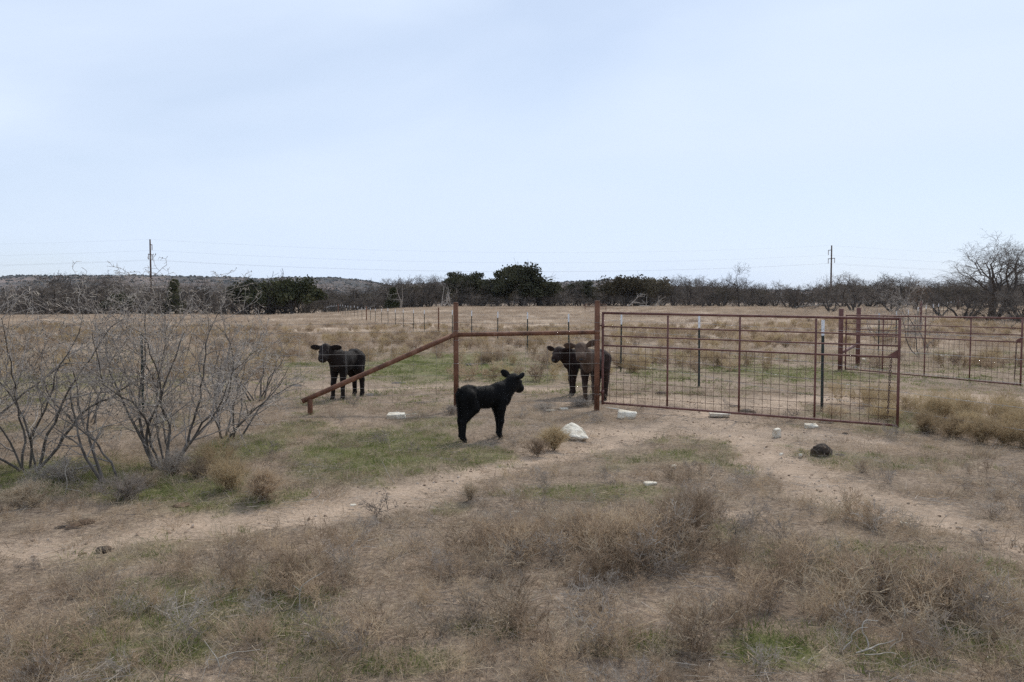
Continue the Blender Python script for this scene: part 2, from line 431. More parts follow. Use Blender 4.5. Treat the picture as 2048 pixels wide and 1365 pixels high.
def ground_mat():
    m, n, l, out = new_mat('pasture_ground')
    g = n.new("ShaderNodeNewGeometry"); pos = g.outputs["Position"]
    at = n.new("ShaderNodeAttribute"); at.attribute_name = "mask"
    sp = n.new("ShaderNodeSeparateColor"); l.new(at.outputs["Color"], sp.inputs["Color"])
    n1 = nnode(n, l, pos, 2.3, 6, .65); n2 = nnode(n, l, pos, 26.0, 5, .7); n3 = nnode(n, l, pos, 90.0, 3, .6)
    litter = ramp(n, l, n2.outputs["Fac"], [(.25, (.10, .076, .058)), (.45, (.225, .172, .13)), (.62, (.34, .265, .195)), (.8, (.48, .39, .295))])
    soil = ramp(n, l, n2.outputs["Fac"], [(.22, (.19, .14, .102)), (.42, (.365, .28, .208)), (.62, (.45, .35, .265)), (.82, (.56, .46, .36))])
    grn = ramp(n, l, n2.outputs["Fac"], [(.25, (.060, .064, .028)), (.5, (.135, .14, .058)), (.75, (.26, .23, .125))])
    tan = ramp(n, l, n1.outputs["Fac"], [(.3, (.28, .215, .16)), (.5, (.42, .33, .248)), (.7, (.55, .445, .34))])
    c = mixc(n, l, sp.outputs["Green"], litter.outputs["Color"], grn.outputs["Color"])
    c = mixc(n, l, sp.outputs["Blue"], c, tan.outputs["Color"])
    c = mixc(n, l, sp.outputs["Red"], c, soil.outputs["Color"])
    big = ramp(n, l, n1.outputs["Fac"], [(.3, (.78, .77, .76)), (.7, (1.12, 1.10, 1.08))])
    c = mixc(n, l, 1.0, c, big.outputs["Color"], 'MULTIPLY')
    p = n.new("ShaderNodeBsdfPrincipled"); l.new(c, p.inputs["Base Color"])
    p.inputs["Roughness"].default_value = .95; p.inputs["Specular IOR Level"].default_value = .08
    ad = n.new("ShaderNodeMath"); ad.operation = 'MULTIPLY_ADD'; ad.inputs[1].default_value = .35
    l.new(n3.outputs["Fac"], ad.inputs[0]); l.new(n2.outputs["Fac"], ad.inputs[2])
    bp = n.new("ShaderNodeBump"); bp.inputs["Strength"].default_value = .9; bp.inputs["Distance"].default_value = .03
    l.new(ad.outputs[0], bp.inputs["Height"]); l.new(bp.outputs["Normal"], p.inputs["Normal"])
    l.new(p.outputs["BSDF"], out.inputs["Surface"])
    return m
M['ground'] = ground_mat()

def hill_mat():
    m, n, l, out = new_mat('hill_scrub')
    g = n.new("ShaderNodeNewGeometry"); pos = g.outputs["Position"]
    n1 = nnode(n, l, pos, .006, 4, .6); n2 = nnode(n, l, pos, .035, 4, .7)
    a = ramp(n, l, n2.outputs["Fac"], [(.38, (.045, .048, .046)), (.5, (.11, .095, .085)), (.62, (.22, .17, .14))])
    b = ramp(n, l, n1.outputs["Fac"], [(.44, (.045, .050, .048)), (.60, (.21, .16, .135))])
    c = mixc(n, l, .55, a.outputs["Color"], b.outputs["Color"])
    d = n.new("ShaderNodeBsdfDiffuse"); l.new(c, d.inputs["Color"]); l.new(d.outputs[0], out.inputs["Surface"])
    return m
M['hill'] = hill_mat()

# ------------------------------------------------------------------ ground: one sheet, fine near the camera, to the horizon
def build_ground():
    fr = np.radians(np.arange(-48, 48.01, 0.2)); bk = np.radians(np.arange(52, 308.1, 4.0))
    th = np.concatenate([fr, bk])
    rad = np.concatenate([[0.4], 0.5 * 1.0165 ** np.arange(0, 575)])
    A, Rr = np.meshgrid(th, rad)
    X = np.sin(A) * Rr; Y = np.cos(A) * Rr
    x, y = X.ravel(), Y.ravel()
    z = terr(x, y)
    dirt, green, weed, gold = masks(x, y)
    ruts = dirt * (1 - sstep(20, 40, y))
    z = z - .025 * ruts + (.012 * (fbm(x * 14, y * 14, 77, 2) - .5)) * (1 - sstep(12, 25, np.hypot(x, y)))
    nr, nc = X.shape
    V = np.stack([x, y, z], 1)
    V = np.vstack([V, [[0, 0, float(terr0(0, 0))]]])
    i = np.arange(nr - 1)[:, None]; j = np.arange(nc)[None, :]; j2 = (j + 1) % nc
    Q = np.stack([i * nc + j, (i + 1) * nc + j, (i + 1) * nc + j2, i * nc + j2], -1).reshape(-1, 4)
    jj = np.arange(nc)
    T = np.stack([np.full(nc, nr * nc), jj, (jj + 1) % nc], -1)
    me = mesh_np("ground", V, Q[:, ::-1], T[:, ::-1], M['ground'], True)
    tan = sstep(17, 40, y) * np.clip(.55 + (fbm(x * .06, y * .06, 21, 3) - .5) * 1.6, 0, 1)
    tan = tan * (1 - sstep(400, 900, y) * .7)
    col = np.zeros((len(V), 4), np.float32)
    col[:-1, 0] = np.clip(dirt, 0, 1); col[:-1, 1] = np.clip(green, 0, 1); col[:-1, 2] = tan; col[:, 3] = 1
    at = me.attributes.new("mask", 'FLOAT_COLOR', 'POINT'); at.data.foreach_set("color", col.ravel())
    o = obj("ground", me)
    tag(o, kind="structure")
build_ground()

# far ridge of low hills
def build_hills():
    px = np.linspace(-900, 2900, 500)
    prof_x = [-900, -300, 0, 22, 40, 120, 300, 480, 520, 600, 690, 735, 770, 860, 930, 1000, 1100, 1170, 1230, 1290, 1330, 1400, 1600, 2050, 2900]
    prof_y = [558, 556, 559, 554, 552, 552, 551, 555, 557, 555, 557, 561, 571, 566, 560, 561, 566, 562, 559, 561, 572, 578, 581, 580, 578]
    top = np.interp(px, prof_x, prof_y) + (fbm(px / 23, px * 0, 9, 3) - .5) * 3.0
    D = 2600.0
    rows = [(1700, 0.0), (1950, .18), (2200, .55), (2450, .88), (2600, 1.0), (2800, .96), (3300, .5), (4200, 0.0)]
    V = []
    for Yd, k in rows:
        for p, t in zip(px, top):
            h = zat(t, D) * k
            xx = xat(p, D)
            nz = (float(fbm(np.array([xx / 160.0]), np.array([Yd / 160.0]), 14, 3)[0]) - .5) * 16 * (1 if .05 < k < .95 else 0)
            V.append((xx, Yd, h + nz - (4 if k == 0 else 0)))
    nc = len(px); nr = len(rows)
    i = np.arange(nr - 1)[:, None]; j = np.arange(nc - 1)[None, :]
    Q = np.stack([i * nc + j, i * nc + j + 1, (i + 1) * nc + j + 1, (i + 1) * nc + j], -1).reshape(-1, 4)
    V = np.array(V)
    o = obj("hills", mesh_np("hills", V, Q, None, M['hill'], True)); tag(o, kind="structure")
    # scrub on the ridge, too far off to count
    rng = np.random.default_rng(4)
    P0, P1, r = [], [], []
    for _ in range(9000):
        a = rng.integers(1, nr - 3); t = rng.random() ** .45; c = rng.integers(0, nc - 1); s = rng.random()
        p = (V[a * nc + c] * (1 - s) + V[a * nc + c + 1] * s) * (1 - t) + (V[(a + 1) * nc + c] * (1 - s) + V[(a + 1) * nc + c + 1] * s) * t
        h = rng.uniform(1.5, 4.2)
        P0.append(p - [0, 0, 1]); P1.append(p + [0, 0, h]); r.append(h * rng.uniform(.6, 1.4))
    P0, P1, r = np.array(P0), np.array(P1), np.array(r)
    mid = P0 + (P1 - P0) * .55
    Va, Qa, _ = prisms(P0, mid, r * .6, r, 6); Vb, Qb, Tb = prisms(mid, P1, r, r * .35, 6, True)
    me = mesh_np("hill_scrub", np.vstack([Va, Vb]), np.vstack([Qa, Qb + len(Va)]), Tb + len(Va), M['hillscrub'])
    tag(obj("hill_scrub", me), "dark scrub dotting the far ridge", "scrub", kind="stuff")
build_hills()

# ------------------------------------------------------------------ growing branches
def nrm(v):
    l = math.sqrt(v[0] * v[0] + v[1] * v[1] + v[2] * v[2]) + 1e-9
    return (v[0] / l, v[1] / l, v[2] / l)

def side_dir(d, ang, rng):
    """a direction leaving d at an angle"""
    while True:
        q = (rng.gauss(0, 1), rng.gauss(0, 1), rng.gauss(0, 1))
        k = q[0] * d[0] + q[1] * d[1] + q[2] * d[2]
        s = (q[0] - k * d[0], q[1] - k * d[1], q[2] - k * d[2])
        if s[0] ** 2 + s[1] ** 2 + s[2] ** 2 > 1e-3: break
    s = nrm(s); c, si = math.cos(ang), math.sin(ang)
    return (d[0] * c + s[0] * si, d[1] * c + s[1] * si, d[2] * c + s[2] * si)

def grow(out, p, d, L, r, lev, P, rng):
    lv = P[lev]
    n = max(2, int(round(L / lv['step'])))
    st = L / n
    acc = 0.0
    zig = rng.choice((-1, 1))
    zdir = side_dir(d, math.pi / 2, rng)
    for i in range(n):
        w = lv['wander']; z = lv.get('zig', 0) * zig; zig = -zig
        d = nrm((d[0] + rng.gauss(0, w) + zdir[0] * z, d[1] + rng.gauss(0, w) + zdir[1] * z, d[2] + rng.gauss(0, w) + zdir[2] * z + lv['up']))
        q = (p[0] + d[0] * st, p[1] + d[1] * st, p[2] + d[2] * st)
        if q[2] < 0.03: q = (q[0], q[1], 0.03); d = nrm((d[0], d[1], abs(d[2]) + .2))
        t = (i + 1) / n
        r1 = r * (1 - lv.get('taper', .8) / n)if False else lv_r(r, lv, i, n)
        r0 = lv_r(r, lv, i - 1, n)
        out.append((p, q, r0, r1, lev))
        p = q
        if lev + 1 < len(P) and t >= lv['from'] :
            acc += lv['rate'] * st
            while acc > 0 and rng.random() < acc:
                acc -= 1
                nx = P[lev + 1]
                l2 = nx['len'] * rng.uniform(.55, 1.25) * (1 - .45 * t if lev > 0 else 1 - .3 * t)
                grow(out, p, side_dir(d, R(rng.uniform(*nx['ang'])), rng), l2, min(r1 * .75, nx['r'] * rng.uniform(.7, 1.2)), lev + 1, P, rng)
    return p, d

def lv_r(r, lv, i, n):
    return max(r * (1 - lv.get('taper', .75) * (i + 1) / n), lv.get('rmin', .001))

def seg_mesh(name, segs, mat, sides=3):
    P0 = np.array([s[0] for s in segs]); P1 = np.array([s[1] for s in segs])
    r0 = np.array([s[2] for s in segs]); r1 = np.array([s[3] for s in segs])
    P1 = P1 + (P1 - P0) * .04
    V, Q, _ = prisms(P0, P1, r0, r1, sides)
    return mesh_np(name, V, Q, None, mat, sides > 4)

def leaf_tris(C, size, rng, squash=.7):
    """one small triangle pair (a folded leaf spray) at each centre"""
    n = len(C)
    a = rng.normal(size=(n, 3)); a /= np.linalg.norm(a, axis=1, keepdims=True)
    b = rng.normal(size=(n, 3)); b -= a * (a * b).sum(1, keepdims=True); b /= np.linalg.norm(b, axis=1, keepdims=True)
    s = size * rng.uniform(.6, 1.3, (n, 1))
    V = np.stack([C - a * s * .5, C + b * s * .35, C + a * s * .5, C - b * s * .35 + np.cross(a, b) * s * .15], 1).reshape(-1, 3)
    i = np.arange(n)[:, None] * 4
    T = np.concatenate([i + [[0, 1, 2]], i + [[0, 2, 3]]], 0)
    return V, T

# ------------------------------------------------------------------ far trees: prototypes 1 unit = 1 m
FAR = {}
def bare_proto(key, seed, H, stems, spread, twig='ftwig', dense=1.0, tr=.16, twr=.015, low=0.25, barkmat='fbark'):
    rng = random.Random(seed)
    P = [dict(step=H * .07, wander=.13, up=.05, **{'from': low}, rate=7.0 / H * dense, r=tr, taper=.8, rmin=.015),
         dict(step=H * .06, wander=.2, up=.04, **{'from': .2}, rate=17.0 / H * dense, r=tr * .45, len=H * .42, ang=(35, 75), taper=.8, rmin=twr),
         dict(step=H * .05, wander=.24, up=.04, **{'from': .15}, rate=26.0 / H * dense, r=tr * .2, len=H * .24, ang=(30, 70), taper=.75, rmin=twr * .8),
         dict(step=H * .04, wander=.2, up=.05, **{'from': .1}, rate=28.0 / H * dense, r=twr * 1.3, len=H * .13, ang=(25, 65), taper=.6, rmin=twr * .6),
         dict(step=H * .035, wander=.2, up=.03, **{'from': 2}, rate=0, r=twr, len=H * .075, ang=(25, 60), taper=.5, rmin=twr * .5)]
    segs = []
    for k in range(stems):
        a = 2 * math.pi * (k + rng.random() * .6) / stems; t = spread * rng.uniform(.5, 1.2) if stems > 1 else spread * .3
        grow(segs, (0.1 * math.cos(a) * (stems > 1), 0.1 * math.sin(a) * (stems > 1), -.1), nrm((math.cos(a) * t, math.sin(a) * t, 1)), H * rng.uniform(.72, .92), tr * rng.uniform(.8, 1.1), 0, P, rng)
    top = max(s[1][2] for s in segs)
    tm = seg_mesh(key + "_trunk", [s for s in segs if s[4] <= 1], M[barkmat], 5)
    cm = seg_mesh(key + "_crown", [s for s in segs if s[4] > 1], M[twig], 3)
    FAR[key] = (tm, cm, top, len(segs))

def leafy_proto(key, seed, H, W, mat, shape='oak', n=5200, leaf=.34):
    rng = np.random.default_rng(seed); rg = random.Random(seed)
    segs = []
    P = [dict(step=H * .08, wander=.1, up=.05, **{'from': .2}, rate=9.0 / H, r=.22, taper=.75, rmin=.04),
         dict(step=H * .07, wander=.2, up=.06, **{'from': .3}, rate=7.0 / H, r=.1, len=W * .42, ang=(40, 80), taper=.8, rmin=.02),
         dict(step=H * .06, wander=.2, up=.05, **{'from': 2}, rate=0, r=.04, len=W * .2, ang=(30, 70), taper=.7, rmin=.012)]
    for k in range(2 if shape == 'oak' else 1):
        a = rg.random() * 6.28
        grow(segs, (.15 * math.cos(a), .15 * math.sin(a), -.1), nrm((math.cos(a) * .35, math.sin(a) * .35, 1)), H * .7, .22, 0, P, rg)
    lobes = []
    nl = 34 if shape == 'oak' else 30
    for k in range(nl):
        if shape == 'oak':
            u = rng.normal(size=3); u /= np.linalg.norm(u); u[2] = abs(u[2]) * 1.0 - .25
            rr = rng.uniform(.45, 1.0)
            c = np.array([u[0] * W * .5 * rr, u[1] * W * .5 * rr, H * .46 + u[2] * H * .50 * rr])
            lobes.append((c, rng.uniform(.07, .17) * W))
        else:
            h = rng.uniform(.08, .97); a = rng.random() * 6.28; q = W * .5 * (1 - h) ** .7 * rng.uniform(.3, .95)
            lobes.append((np.array([q * math.cos(a), q * math.sin(a), H * h]), W * .5 * (.16 + .25 * (1 - h))))
    C = []
    for c, rd in lobes:
        m = int(n / nl * rng.uniform(.6, 1.5))
        v = rng.normal(size=(m, 3)); v /= np.linalg.norm(v, axis=1, keepdims=True)
        C.append(c + v * (rd * rng.uniform(.35, 1.12, (m, 1)) ) * np.array([1.15, 1.15, .8]))
    C = np.concatenate(C); C = C[C[:, 2] > .15]
    V, T = leaf_tris(C, leaf, rng)
    cm = mesh_np(key + "_crown", V, None, T, M[mat])
    tm = seg_mesh(key + "_trunk", segs, M['fbark'], 5)
    FAR[key] = (tm, cm, float(np.percentile(C[:, 2], 99.5)), len(C))

bare_proto('scrub_a', 11, 6.0, 3, .55, dense=1.0, low=.08)
bare_proto('scrub_b', 12, 5.0, 4, .75, dense=.95, tr=.12, low=.05)
bare_proto('scrub_c', 13, 6.5, 2, .45, dense=1.1, low=.1)
bare_proto('scrub_d', 14, 4.0, 5, .9, dense=.95, tr=.1, low=.03)
bare_proto('scrub_red', 17, 4.5, 4, .6, twig='rtwig', dense=1.0, tr=.1)
bare_proto('tall_bare', 15, 9.0, 1, .4, dense=1.35, tr=.2, low=.3, twr=.019)
bare_proto('dead_a', 16, 5.0, 2, .6, twig='dead', dense=.42, tr=.09, twr=.012, barkmat='dead')
leafy_proto('oak_a', 21, 8.5, 11.0, 'oak', 'oak', 6800, .40)
leafy_proto('oak_b', 22, 7.0, 7.5, 'oak', 'oak', 4800, .36)
leafy_proto('oak_c', 23, 6.0, 9.0, 'oakbrown', 'oak', 4600, .36)
leafy_proto('juniper_a', 24, 5.5, 5.0, 'juniper', 'cone', 3400, .30)
leafy_proto('juniper_b', 25, 4.2, 6.0, 'juniper', 'oak', 3200, .30)

def place_tree(name, key, px, Y, ytop, label, group=None, wscale=1.0, rz=None, cat='tree', Hfix=None, sink=0.0):
    tm, cm, top, _ = FAR[key]
    x = xat(px, Y); z = tz(x, Y)
    H = Hfix if Hfix else (zat(ytop, Y) - z)
    s = H / top
    rg = random.Random(int(px * 7 + Y))
    o = thing(name, label, cat, (x, Y, z - .05 - sink), rz if rz is not None else rg.uniform(0, 6.28), group)
    o.scale = (s * wscale, s * wscale, s)
    obj('trunk', tm, o); obj('crown', cm, o)
    return o

TOPX = [-60, 0, 60, 100, 130, 180, 230, 260, 300, 420, 520, 640, 700, 780, 800, 860, 900, 960, 1100, 1200, 1320, 1400, 1450, 1540, 1600, 1650, 1690, 1740, 1790, 1850, 1900, 2100]
TOPY = [570, 572, 568, 562, 551, 549, 552, 562, 566, 563, 568, 573, 571, 566, 553, 549, 558, 562, 566, 565, 560, 554, 556, 566, 570, 562, 549, 556, 549, 560, 558, 556]
rg = random.Random(77)
MARKS = [(-300, 'the view edge'), (304, 'the left utility pole'), (349, 'the narrow dark evergreen'), (492, 'the half hidden olive evergreen'), (590, 'the wide dark evergreen'),
         (650, 'the far fence end'), (786, 'the bright green evergreen'), (890, 'the forked dead trees'), (1038, 'the largest oak'), (1160, 'the far pipe gate'), (1248, 'the wide brownish oak'),
         (1345, 'the crooked bare tree'), (1405, 'the dark trunked tree'), (1478, 'the tallest thin tree'), (1590, 'the low spreading tree'), (1660, 'the right utility pole'), (1785, 'the wide leafless tree'), (1832, 'the reddish scrub tree'),
         (1985, 'the large spreading tree'), (9999, '')]
def zone_of(px):
    for (a, na), (b, nb) in zip(MARKS[:-1], MARKS[1:]):
        if a <= px < b:
            if a == -300: return 'in the wood before ' + nb
            if b == 9999: return 'behind ' + na
            return 'between ' + na + ' and ' + nb
# front edge of the wood: scrub trees one can tell apart
px = -50.0
k = 0
while px < 2100:
    zone = zone_of(px)
    key = rg.choice(['scrub_a', 'scrub_b', 'scrub_c', 'scrub_a', 'scrub_d'])
    Y = rg.uniform(158, 182) if px < 1560 else rg.uniform(120, 165)
    yt = float(np.interp(px, TOPX, TOPY)) + rg.uniform(-5, 5) - (8 if px < 780 else 5)
    place_tree('scrub_tree', key, px, Y, yt, 'leafless grey scrub tree ' + zone, 'bare scrub trees ' + zone, rg.uniform(1.15, 1.6))
    px += rg.uniform(20, 32)
    k += 1
# a lower thicket of brush along the foot of the wood
px = -40.0
while px < 1560:
    Y = rg.uniform(152, 160)
    side = zone_of(px)
    place_tree('brush_bush', rg.choice(['scrub_d', 'scrub_b']), px, Y, 0, 'low bare bush ' + side, 'low bare bushes ' + side, rg.uniform(1.2, 1.7), cat='bush', Hfix=rg.uniform(1.8, 3.8))
    px += rg.uniform(15, 30)

place_tree('oak_tree', 'oak_a', 1038, 160, 531, 'largest dark evergreen oak with a broad domed crown', None, 1.05, .4)
place_tree('oak_tree', 'oak_b', 1082, 158, 556, 'lower dark evergreen oak joined to the right side of the largest oak', None, 1.25, 1.9)
place_tree('oak_tree', 'oak_b', 998, 162, 556, 'small dark oak tucked against the left side of the largest oak', None, .9, 2.5)
place_tree('oak_tree', 'oak_b', 918, 164, 546, 'upright dark oak with open top beside the bleached dead tree', None, .8, .2)
place_tree('oak_tree', 'oak_b', 946, 163, 547, 'upright dark oak between the open topped oak and the largest oak', None, .72, 4.0)
place_tree('oak_tree', 'oak_c', 1248, 160, 553, 'wide brownish green oak leaning over the pale fallen branches', None, .95, 1.0)
place_tree('oak_tree', 'oak_c', 1298, 165, 556, 'brownish green oak on the near side of the bare trees', None, .9, 2.9)
place_tree('oak_tree', 'oak_b', 1160, 170, 565, 'low green oak in the scrub beyond the far pipe gate', None, 1.2, 3.3)
place_tree('evergreen_tree', 'juniper_b', 590, 152, 558, 'wide dark green evergreen at the left edge of the far fence end', None, 1.1, .3)
place_tree('evergreen_tree', 'juniper_b', 545, 156, 563, 'dark olive evergreen next to the wide evergreen at the fence end', None, 1.1, 2.2)
place_tree('evergreen_tree', 'oak_b', 492, 160, 562, 'dark olive evergreen half hidden by the thorny bush branches', None, 1.0, 5.2)
place_tree('evergreen_tree', 'juniper_a', 349, 158, 560, 'narrow dark evergreen just right of the left power pole', None, .8, 1.0)
place_tree('evergreen_tree', 'juniper_b', 238, 154, 588, 'small green evergreen in the scrub left of the left power pole', None, 1.0, 2.0)
place_tree('evergreen_tree', 'juniper_a', 786, 150, 576, 'small bright green evergreen among the bleached dead trees', None, 1.0, .5)
place_tree('bare_tree', 'tall_bare', 1478, 150, 523, 'tallest thin leafless tree standing out of the scrub', None, .95, 1.2)
place_tree('bare_tree', 'tall_bare', 1405, 140, 548, 'dark trunked leafless tree standing forward of the wood', None, 1.35, 2.6)
place_tree('bare_tree', 'tall_bare', 1345, 156, 549, 'crooked leafless tree beside the brownish oak', None, 1.0, 4.4)
place_tree('bare_tree', 'tall_bare', 185, 155, 547, 'broad leafless tree rising above the wood on the left', None, 1.5, .9)
place_tree('bare_tree', 'tall_bare', 845, 158, 548, 'leafless tree rising behind the bleached dead trees', None, 1.2, 3.9)
for p, yt, rz, lb in ((800, 566, .3, 'bleached dead tree beside the small bright green evergreen'), (885, 570, 1.7, 'bleached dead tree with pale forked limbs left of the upright oaks'),
                      (902, 566, 4.1, 'bleached forked dead tree against the open topped oak')):
    place_tree('dead_tree', 'dead_a', p, 149, yt, lb, None, 1.1, rz)
place_tree('scrub_tree', 'scrub_red', 1832, 105, 558, 'reddish brown bushy scrub tree behind the second gate', None, 1.1, .7)
place_tree('scrub_tree', 'scrub_a', 1660, 88, 553, 'leafless tree with a forked leaning trunk in the open field', None, 1.2, 1.2)
place_tree('scrub_tree', 'scrub_c', 1705, 96, 541, 'leafless round topped tree right of the right power pole', None, 1.5, 2.2)
place_tree('scrub_tree', 'scrub_b', 1785, 92, 542, 'wide leafless tree between the right power pole and the reddish tree', None, 1.4, 3.0)
place_tree('scrub_tree', 'scrub_a', 1590, 118, 566, 'low spreading leafless tree left of the right power pole', None, 1.4, 5.0)

# fallen pale branches at the foot of the brownish oak
def fallen(name, px, Y, L, seed, label):
    rg = random.Random(seed); segs = []
    P = [dict(step=L * .1, wander=.18, up=-.01, **{'from': .15}, rate=9 / L, r=.12, taper=.7, rmin=.03),
         dict(step=L * .08, wander=.22, up=.04, **{'from': .3}, rate=8 / L, r=.06, len=L * .42, ang=(30, 65), taper=.7, rmin=.025),
         dict(step=L * .07, wander=.2, up=.03, **{'from': 2}, rate=0, r=.03, len=L * .22, ang=(30, 60), taper=.6, rmin=.015)]
    grow(segs, (-L * .5, 0, .2), nrm((1, .1, .18)), L, .13, 0, P, rg)
    x = xat(px, Y)
    o = thing(name, label, 'branch', (x, Y, tz(x, Y)), rg.uniform(-.4, .4))
    obj('limb', seg_mesh('fallen_limb', [s for s in segs if s[4] == 0], M['dead'], 5), o)
    obj('twigs', seg_mesh('fallen_twigs', [s for s in segs if s[4] > 0], M['dead'], 4), o)
fallen('fallen_branch', 1305, 146, 5.0, 3, 'pale fallen tree limb lying under the brownish oak')
fallen('fallen_branch', 1275, 148, 4.0, 8, 'shorter pale fallen branch beside the long fallen limb')
fallen('fallen_branch', 740, 152, 4.5, 5, 'pale fallen branch lying near the far end of the fence line')
fallen('fallen_branch', 1620, 118, 4.5, 6, 'grey fallen branch lying in the field left of the forked tree')

# large bare tree on the right, nearer
bare_proto('big_bare', 31, 8.0, 3, .5, dense=1.5, tr=.2, twr=.011, low=.2)
bare_proto('big_bare2', 35, 6.5, 4, .75, dense=1.15, tr=.15, twr=.010, low=.15)
place_tree('bare_tree', 'big_bare', 1985, 66, 450, 'large spreading leafless tree with a dense twig crown behind the second gate', None, 1.5, .8)
place_tree('bare_tree', 'big_bare2', 2052, 60, 480, 'leafless tree with a dark leaning trunk beside the large spreading tree', None, 1.0, 2.1)
place_tree('brush_bush', 'scrub_d', 1930, 62, 572, 'grey bare thicket under the large spreading tree', None, 1.5, 1.1, 'bush')
place_tree('brush_bush', 'scrub_b', 1985, 58, 578, 'pale twigged low bush in front of the large spreading tree', None, 1.5, 2.9, 'bush')
place_tree('brush_bush', 'scrub_d', 2045, 56, 572, 'dense bare bush at the foot of the leaning dark trunk', None, 1.4, 4.3, 'bush')
place_tree('brush_bush', 'scrub_b', 1880, 75, 575, 'bare bush left of the large spreading tree', None, 1.5, .3, 'bush')

# ------------------------------------------------------------------ scatter by geometry nodes (uncountable cover only)
def scatter(name, label, cat, pts, protos, rng, smin, smax, tilt=.12, sizes=None, kind="stuff"):
    col = bpy.data.collections.new(name + "_kinds")
    for i, me in enumerate(protos):
        q = bpy.data.objects.new("%s_kind_%02d" % (name, i), me); col.objects.link(q)
    n = len(pts)
    me = bpy.data.meshes.new(name); me.vertices.add(n); me.vertices.foreach_set("co", np.asarray(pts, np.float32).ravel())
    rot = np.zeros((n, 3), np.float32); rot[:, 0] = rng.normal(0, tilt, n); rot[:, 1] = rng.normal(0, tilt, n); rot[:, 2] = rng.uniform(0, 6.283, n)
    a = me.attributes.new("rot", 'FLOAT_VECTOR', 'POINT'); a.data.foreach_set("vector", rot.ravel())
    s = rng.uniform(smin, smax, n).astype(np.float32)
    if sizes is not None: s = (s * sizes).astype(np.float32)
    a = me.attributes.new("scl", 'FLOAT', 'POINT'); a.data.foreach_set("value", s)
    a = me.attributes.new("idx", 'INT', 'POINT'); a.data.foreach_set("value", rng.integers(0, len(protos), n).astype(np.int32))
    me.update()
    o = obj(name, me); tag(o, label, cat, kind=kind)
    ng = bpy.data.node_groups.new(name + "_nodes", 'GeometryNodeTree')
    ng.interface.new_socket("Geometry", in_out='INPUT', socket_type='NodeSocketGeometry')
    ng.interface.new_socket("Geometry", in_out='OUTPUT', socket_type='NodeSocketGeometry')
    N, Lk = ng.nodes, ng.links
    gi, go = N.new("NodeGroupInput"), N.new("NodeGroupOutput")
    ci = N.new("GeometryNodeCollectionInfo"); ci.inputs["Collection"].default_value = col
    ci.inputs["Separate Children"].default_value = True; ci.inputs["Reset Children"].default_value = True
    ip = N.new("GeometryNodeInstanceOnPoints"); ip.inputs["Pick Instance"].default_value = True
    def attr(nm, ty):
        t = N.new("GeometryNodeInputNamedAttribute"); t.data_type = ty; t.inputs["Name"].default_value = nm
        return t.outputs["Attribute"]
    e = N.new("FunctionNodeEulerToRotation")
    Lk.new(attr("rot", 'FLOAT_VECTOR'), e.inputs[0])
    Lk.new(gi.outputs[0], ip.inputs["Points"]); Lk.new(ci.outputs[0], ip.inputs["Instance"])
    Lk.new(attr("idx", 'INT'), ip.inputs["Instance Index"]); Lk.new(e.outputs[0], ip.inputs["Rotation"])
    Lk.new(attr("scl", 'FLOAT'), ip.inputs["Scale"]); Lk.new(ip.outputs[0], go.inputs[0])
    md = o.modifiers.new("scatter", 'NODES'); md.node_group = ng
    return o

def spread(rng, y0, y1, dens, xm=.74, pad=1.5):
    """random ground points in the wedge in front of the camera"""
    area = xm * (y1 * y1 - y0 * y0) + 2 * pad * (y1 - y0)
    n = int(area * dens)
    y = np.sqrt(rng.uniform(y0 * y0, y1 * y1, n)) if y0 > 3 else rng.uniform(y0, y1, n)
    x = rng.uniform(-1, 1, n) * (xm * y + pad)
    return x, y

rng = np.random.default_rng(2024)
# the far wood behind the front trees reads as one mass
nw = 700
yy = np.sqrt(rng.uniform(182 ** 2, 330 ** 2, nw)); xx = rng.uniform(-.78, .78, nw) * yy
sc = np.clip((np.interp(1024 + F * xx / yy, TOPX, TOPY)), 545, 575)
hh = np.maximum((606 + 9 - sc - 7 + 6 * (xx < -20)) * yy / F, 2.0) / 6.5
scatter("far_woods", "dark mass of leafless woodland behind the front trees", "woods", np.stack([xx, yy, terr(xx, yy) - .1], 1),
        [FAR['scrub_a'][1], FAR['scrub_b'][1], FAR['scrub_c'][1], FAR['oak_c'][1], FAR['scrub_a'][1]], rng, .8, 1.05, .03, hh)

# ------------------------------------------------------------------ grass and weed kinds
def blades(P, D, L, w, rng, bend=.5, nseg=2):
    """thin flat blades: base points, directions, lengths, widths; bend outwards"""
    n = len(P)
    D = D / (np.linalg.norm(D, axis=1, keepdims=True) + 1e-9)
    side = np.cross(D, rng.normal(size=(n, 3))); side /= np.linalg.norm(side, axis=1, keepdims=True) + 1e-9
    hor = D * np.array([1, 1, 0.0]) + rng.normal(0, .15, (n, 3)) * [1, 1, 0]
    Vs = []
    for k in range(nseg + 1):
        t = k / nseg
        c = P + D * (L * t)[:, None] + hor * (L * bend * t * t * .6)[:, None] - np.array([0, 0, 1.0]) * (L * bend * .35 * t * t)[:, None]
        ww = (w * (1 - t * .85))[:, None] * .5
        if k < nseg:
            Vs += [c - side * ww, c + side * ww]
        else:
            Vs += [c]
    V = np.stack(Vs, 1); m = V.shape[1]
    V = V.reshape(-1, 3)
    b = (np.arange(n) * m)[:, None]
    T = []
    for k in range(nseg):
        a = 2 * k
        if k < nseg - 1:
            T += [b + [[a, a + 1, a + 3]], b + [[a, a + 3, a + 2]]]
        else:
            T += [b + [[a, a + 1, a + 2]]]
    return V, np.concatenate(T, 0)

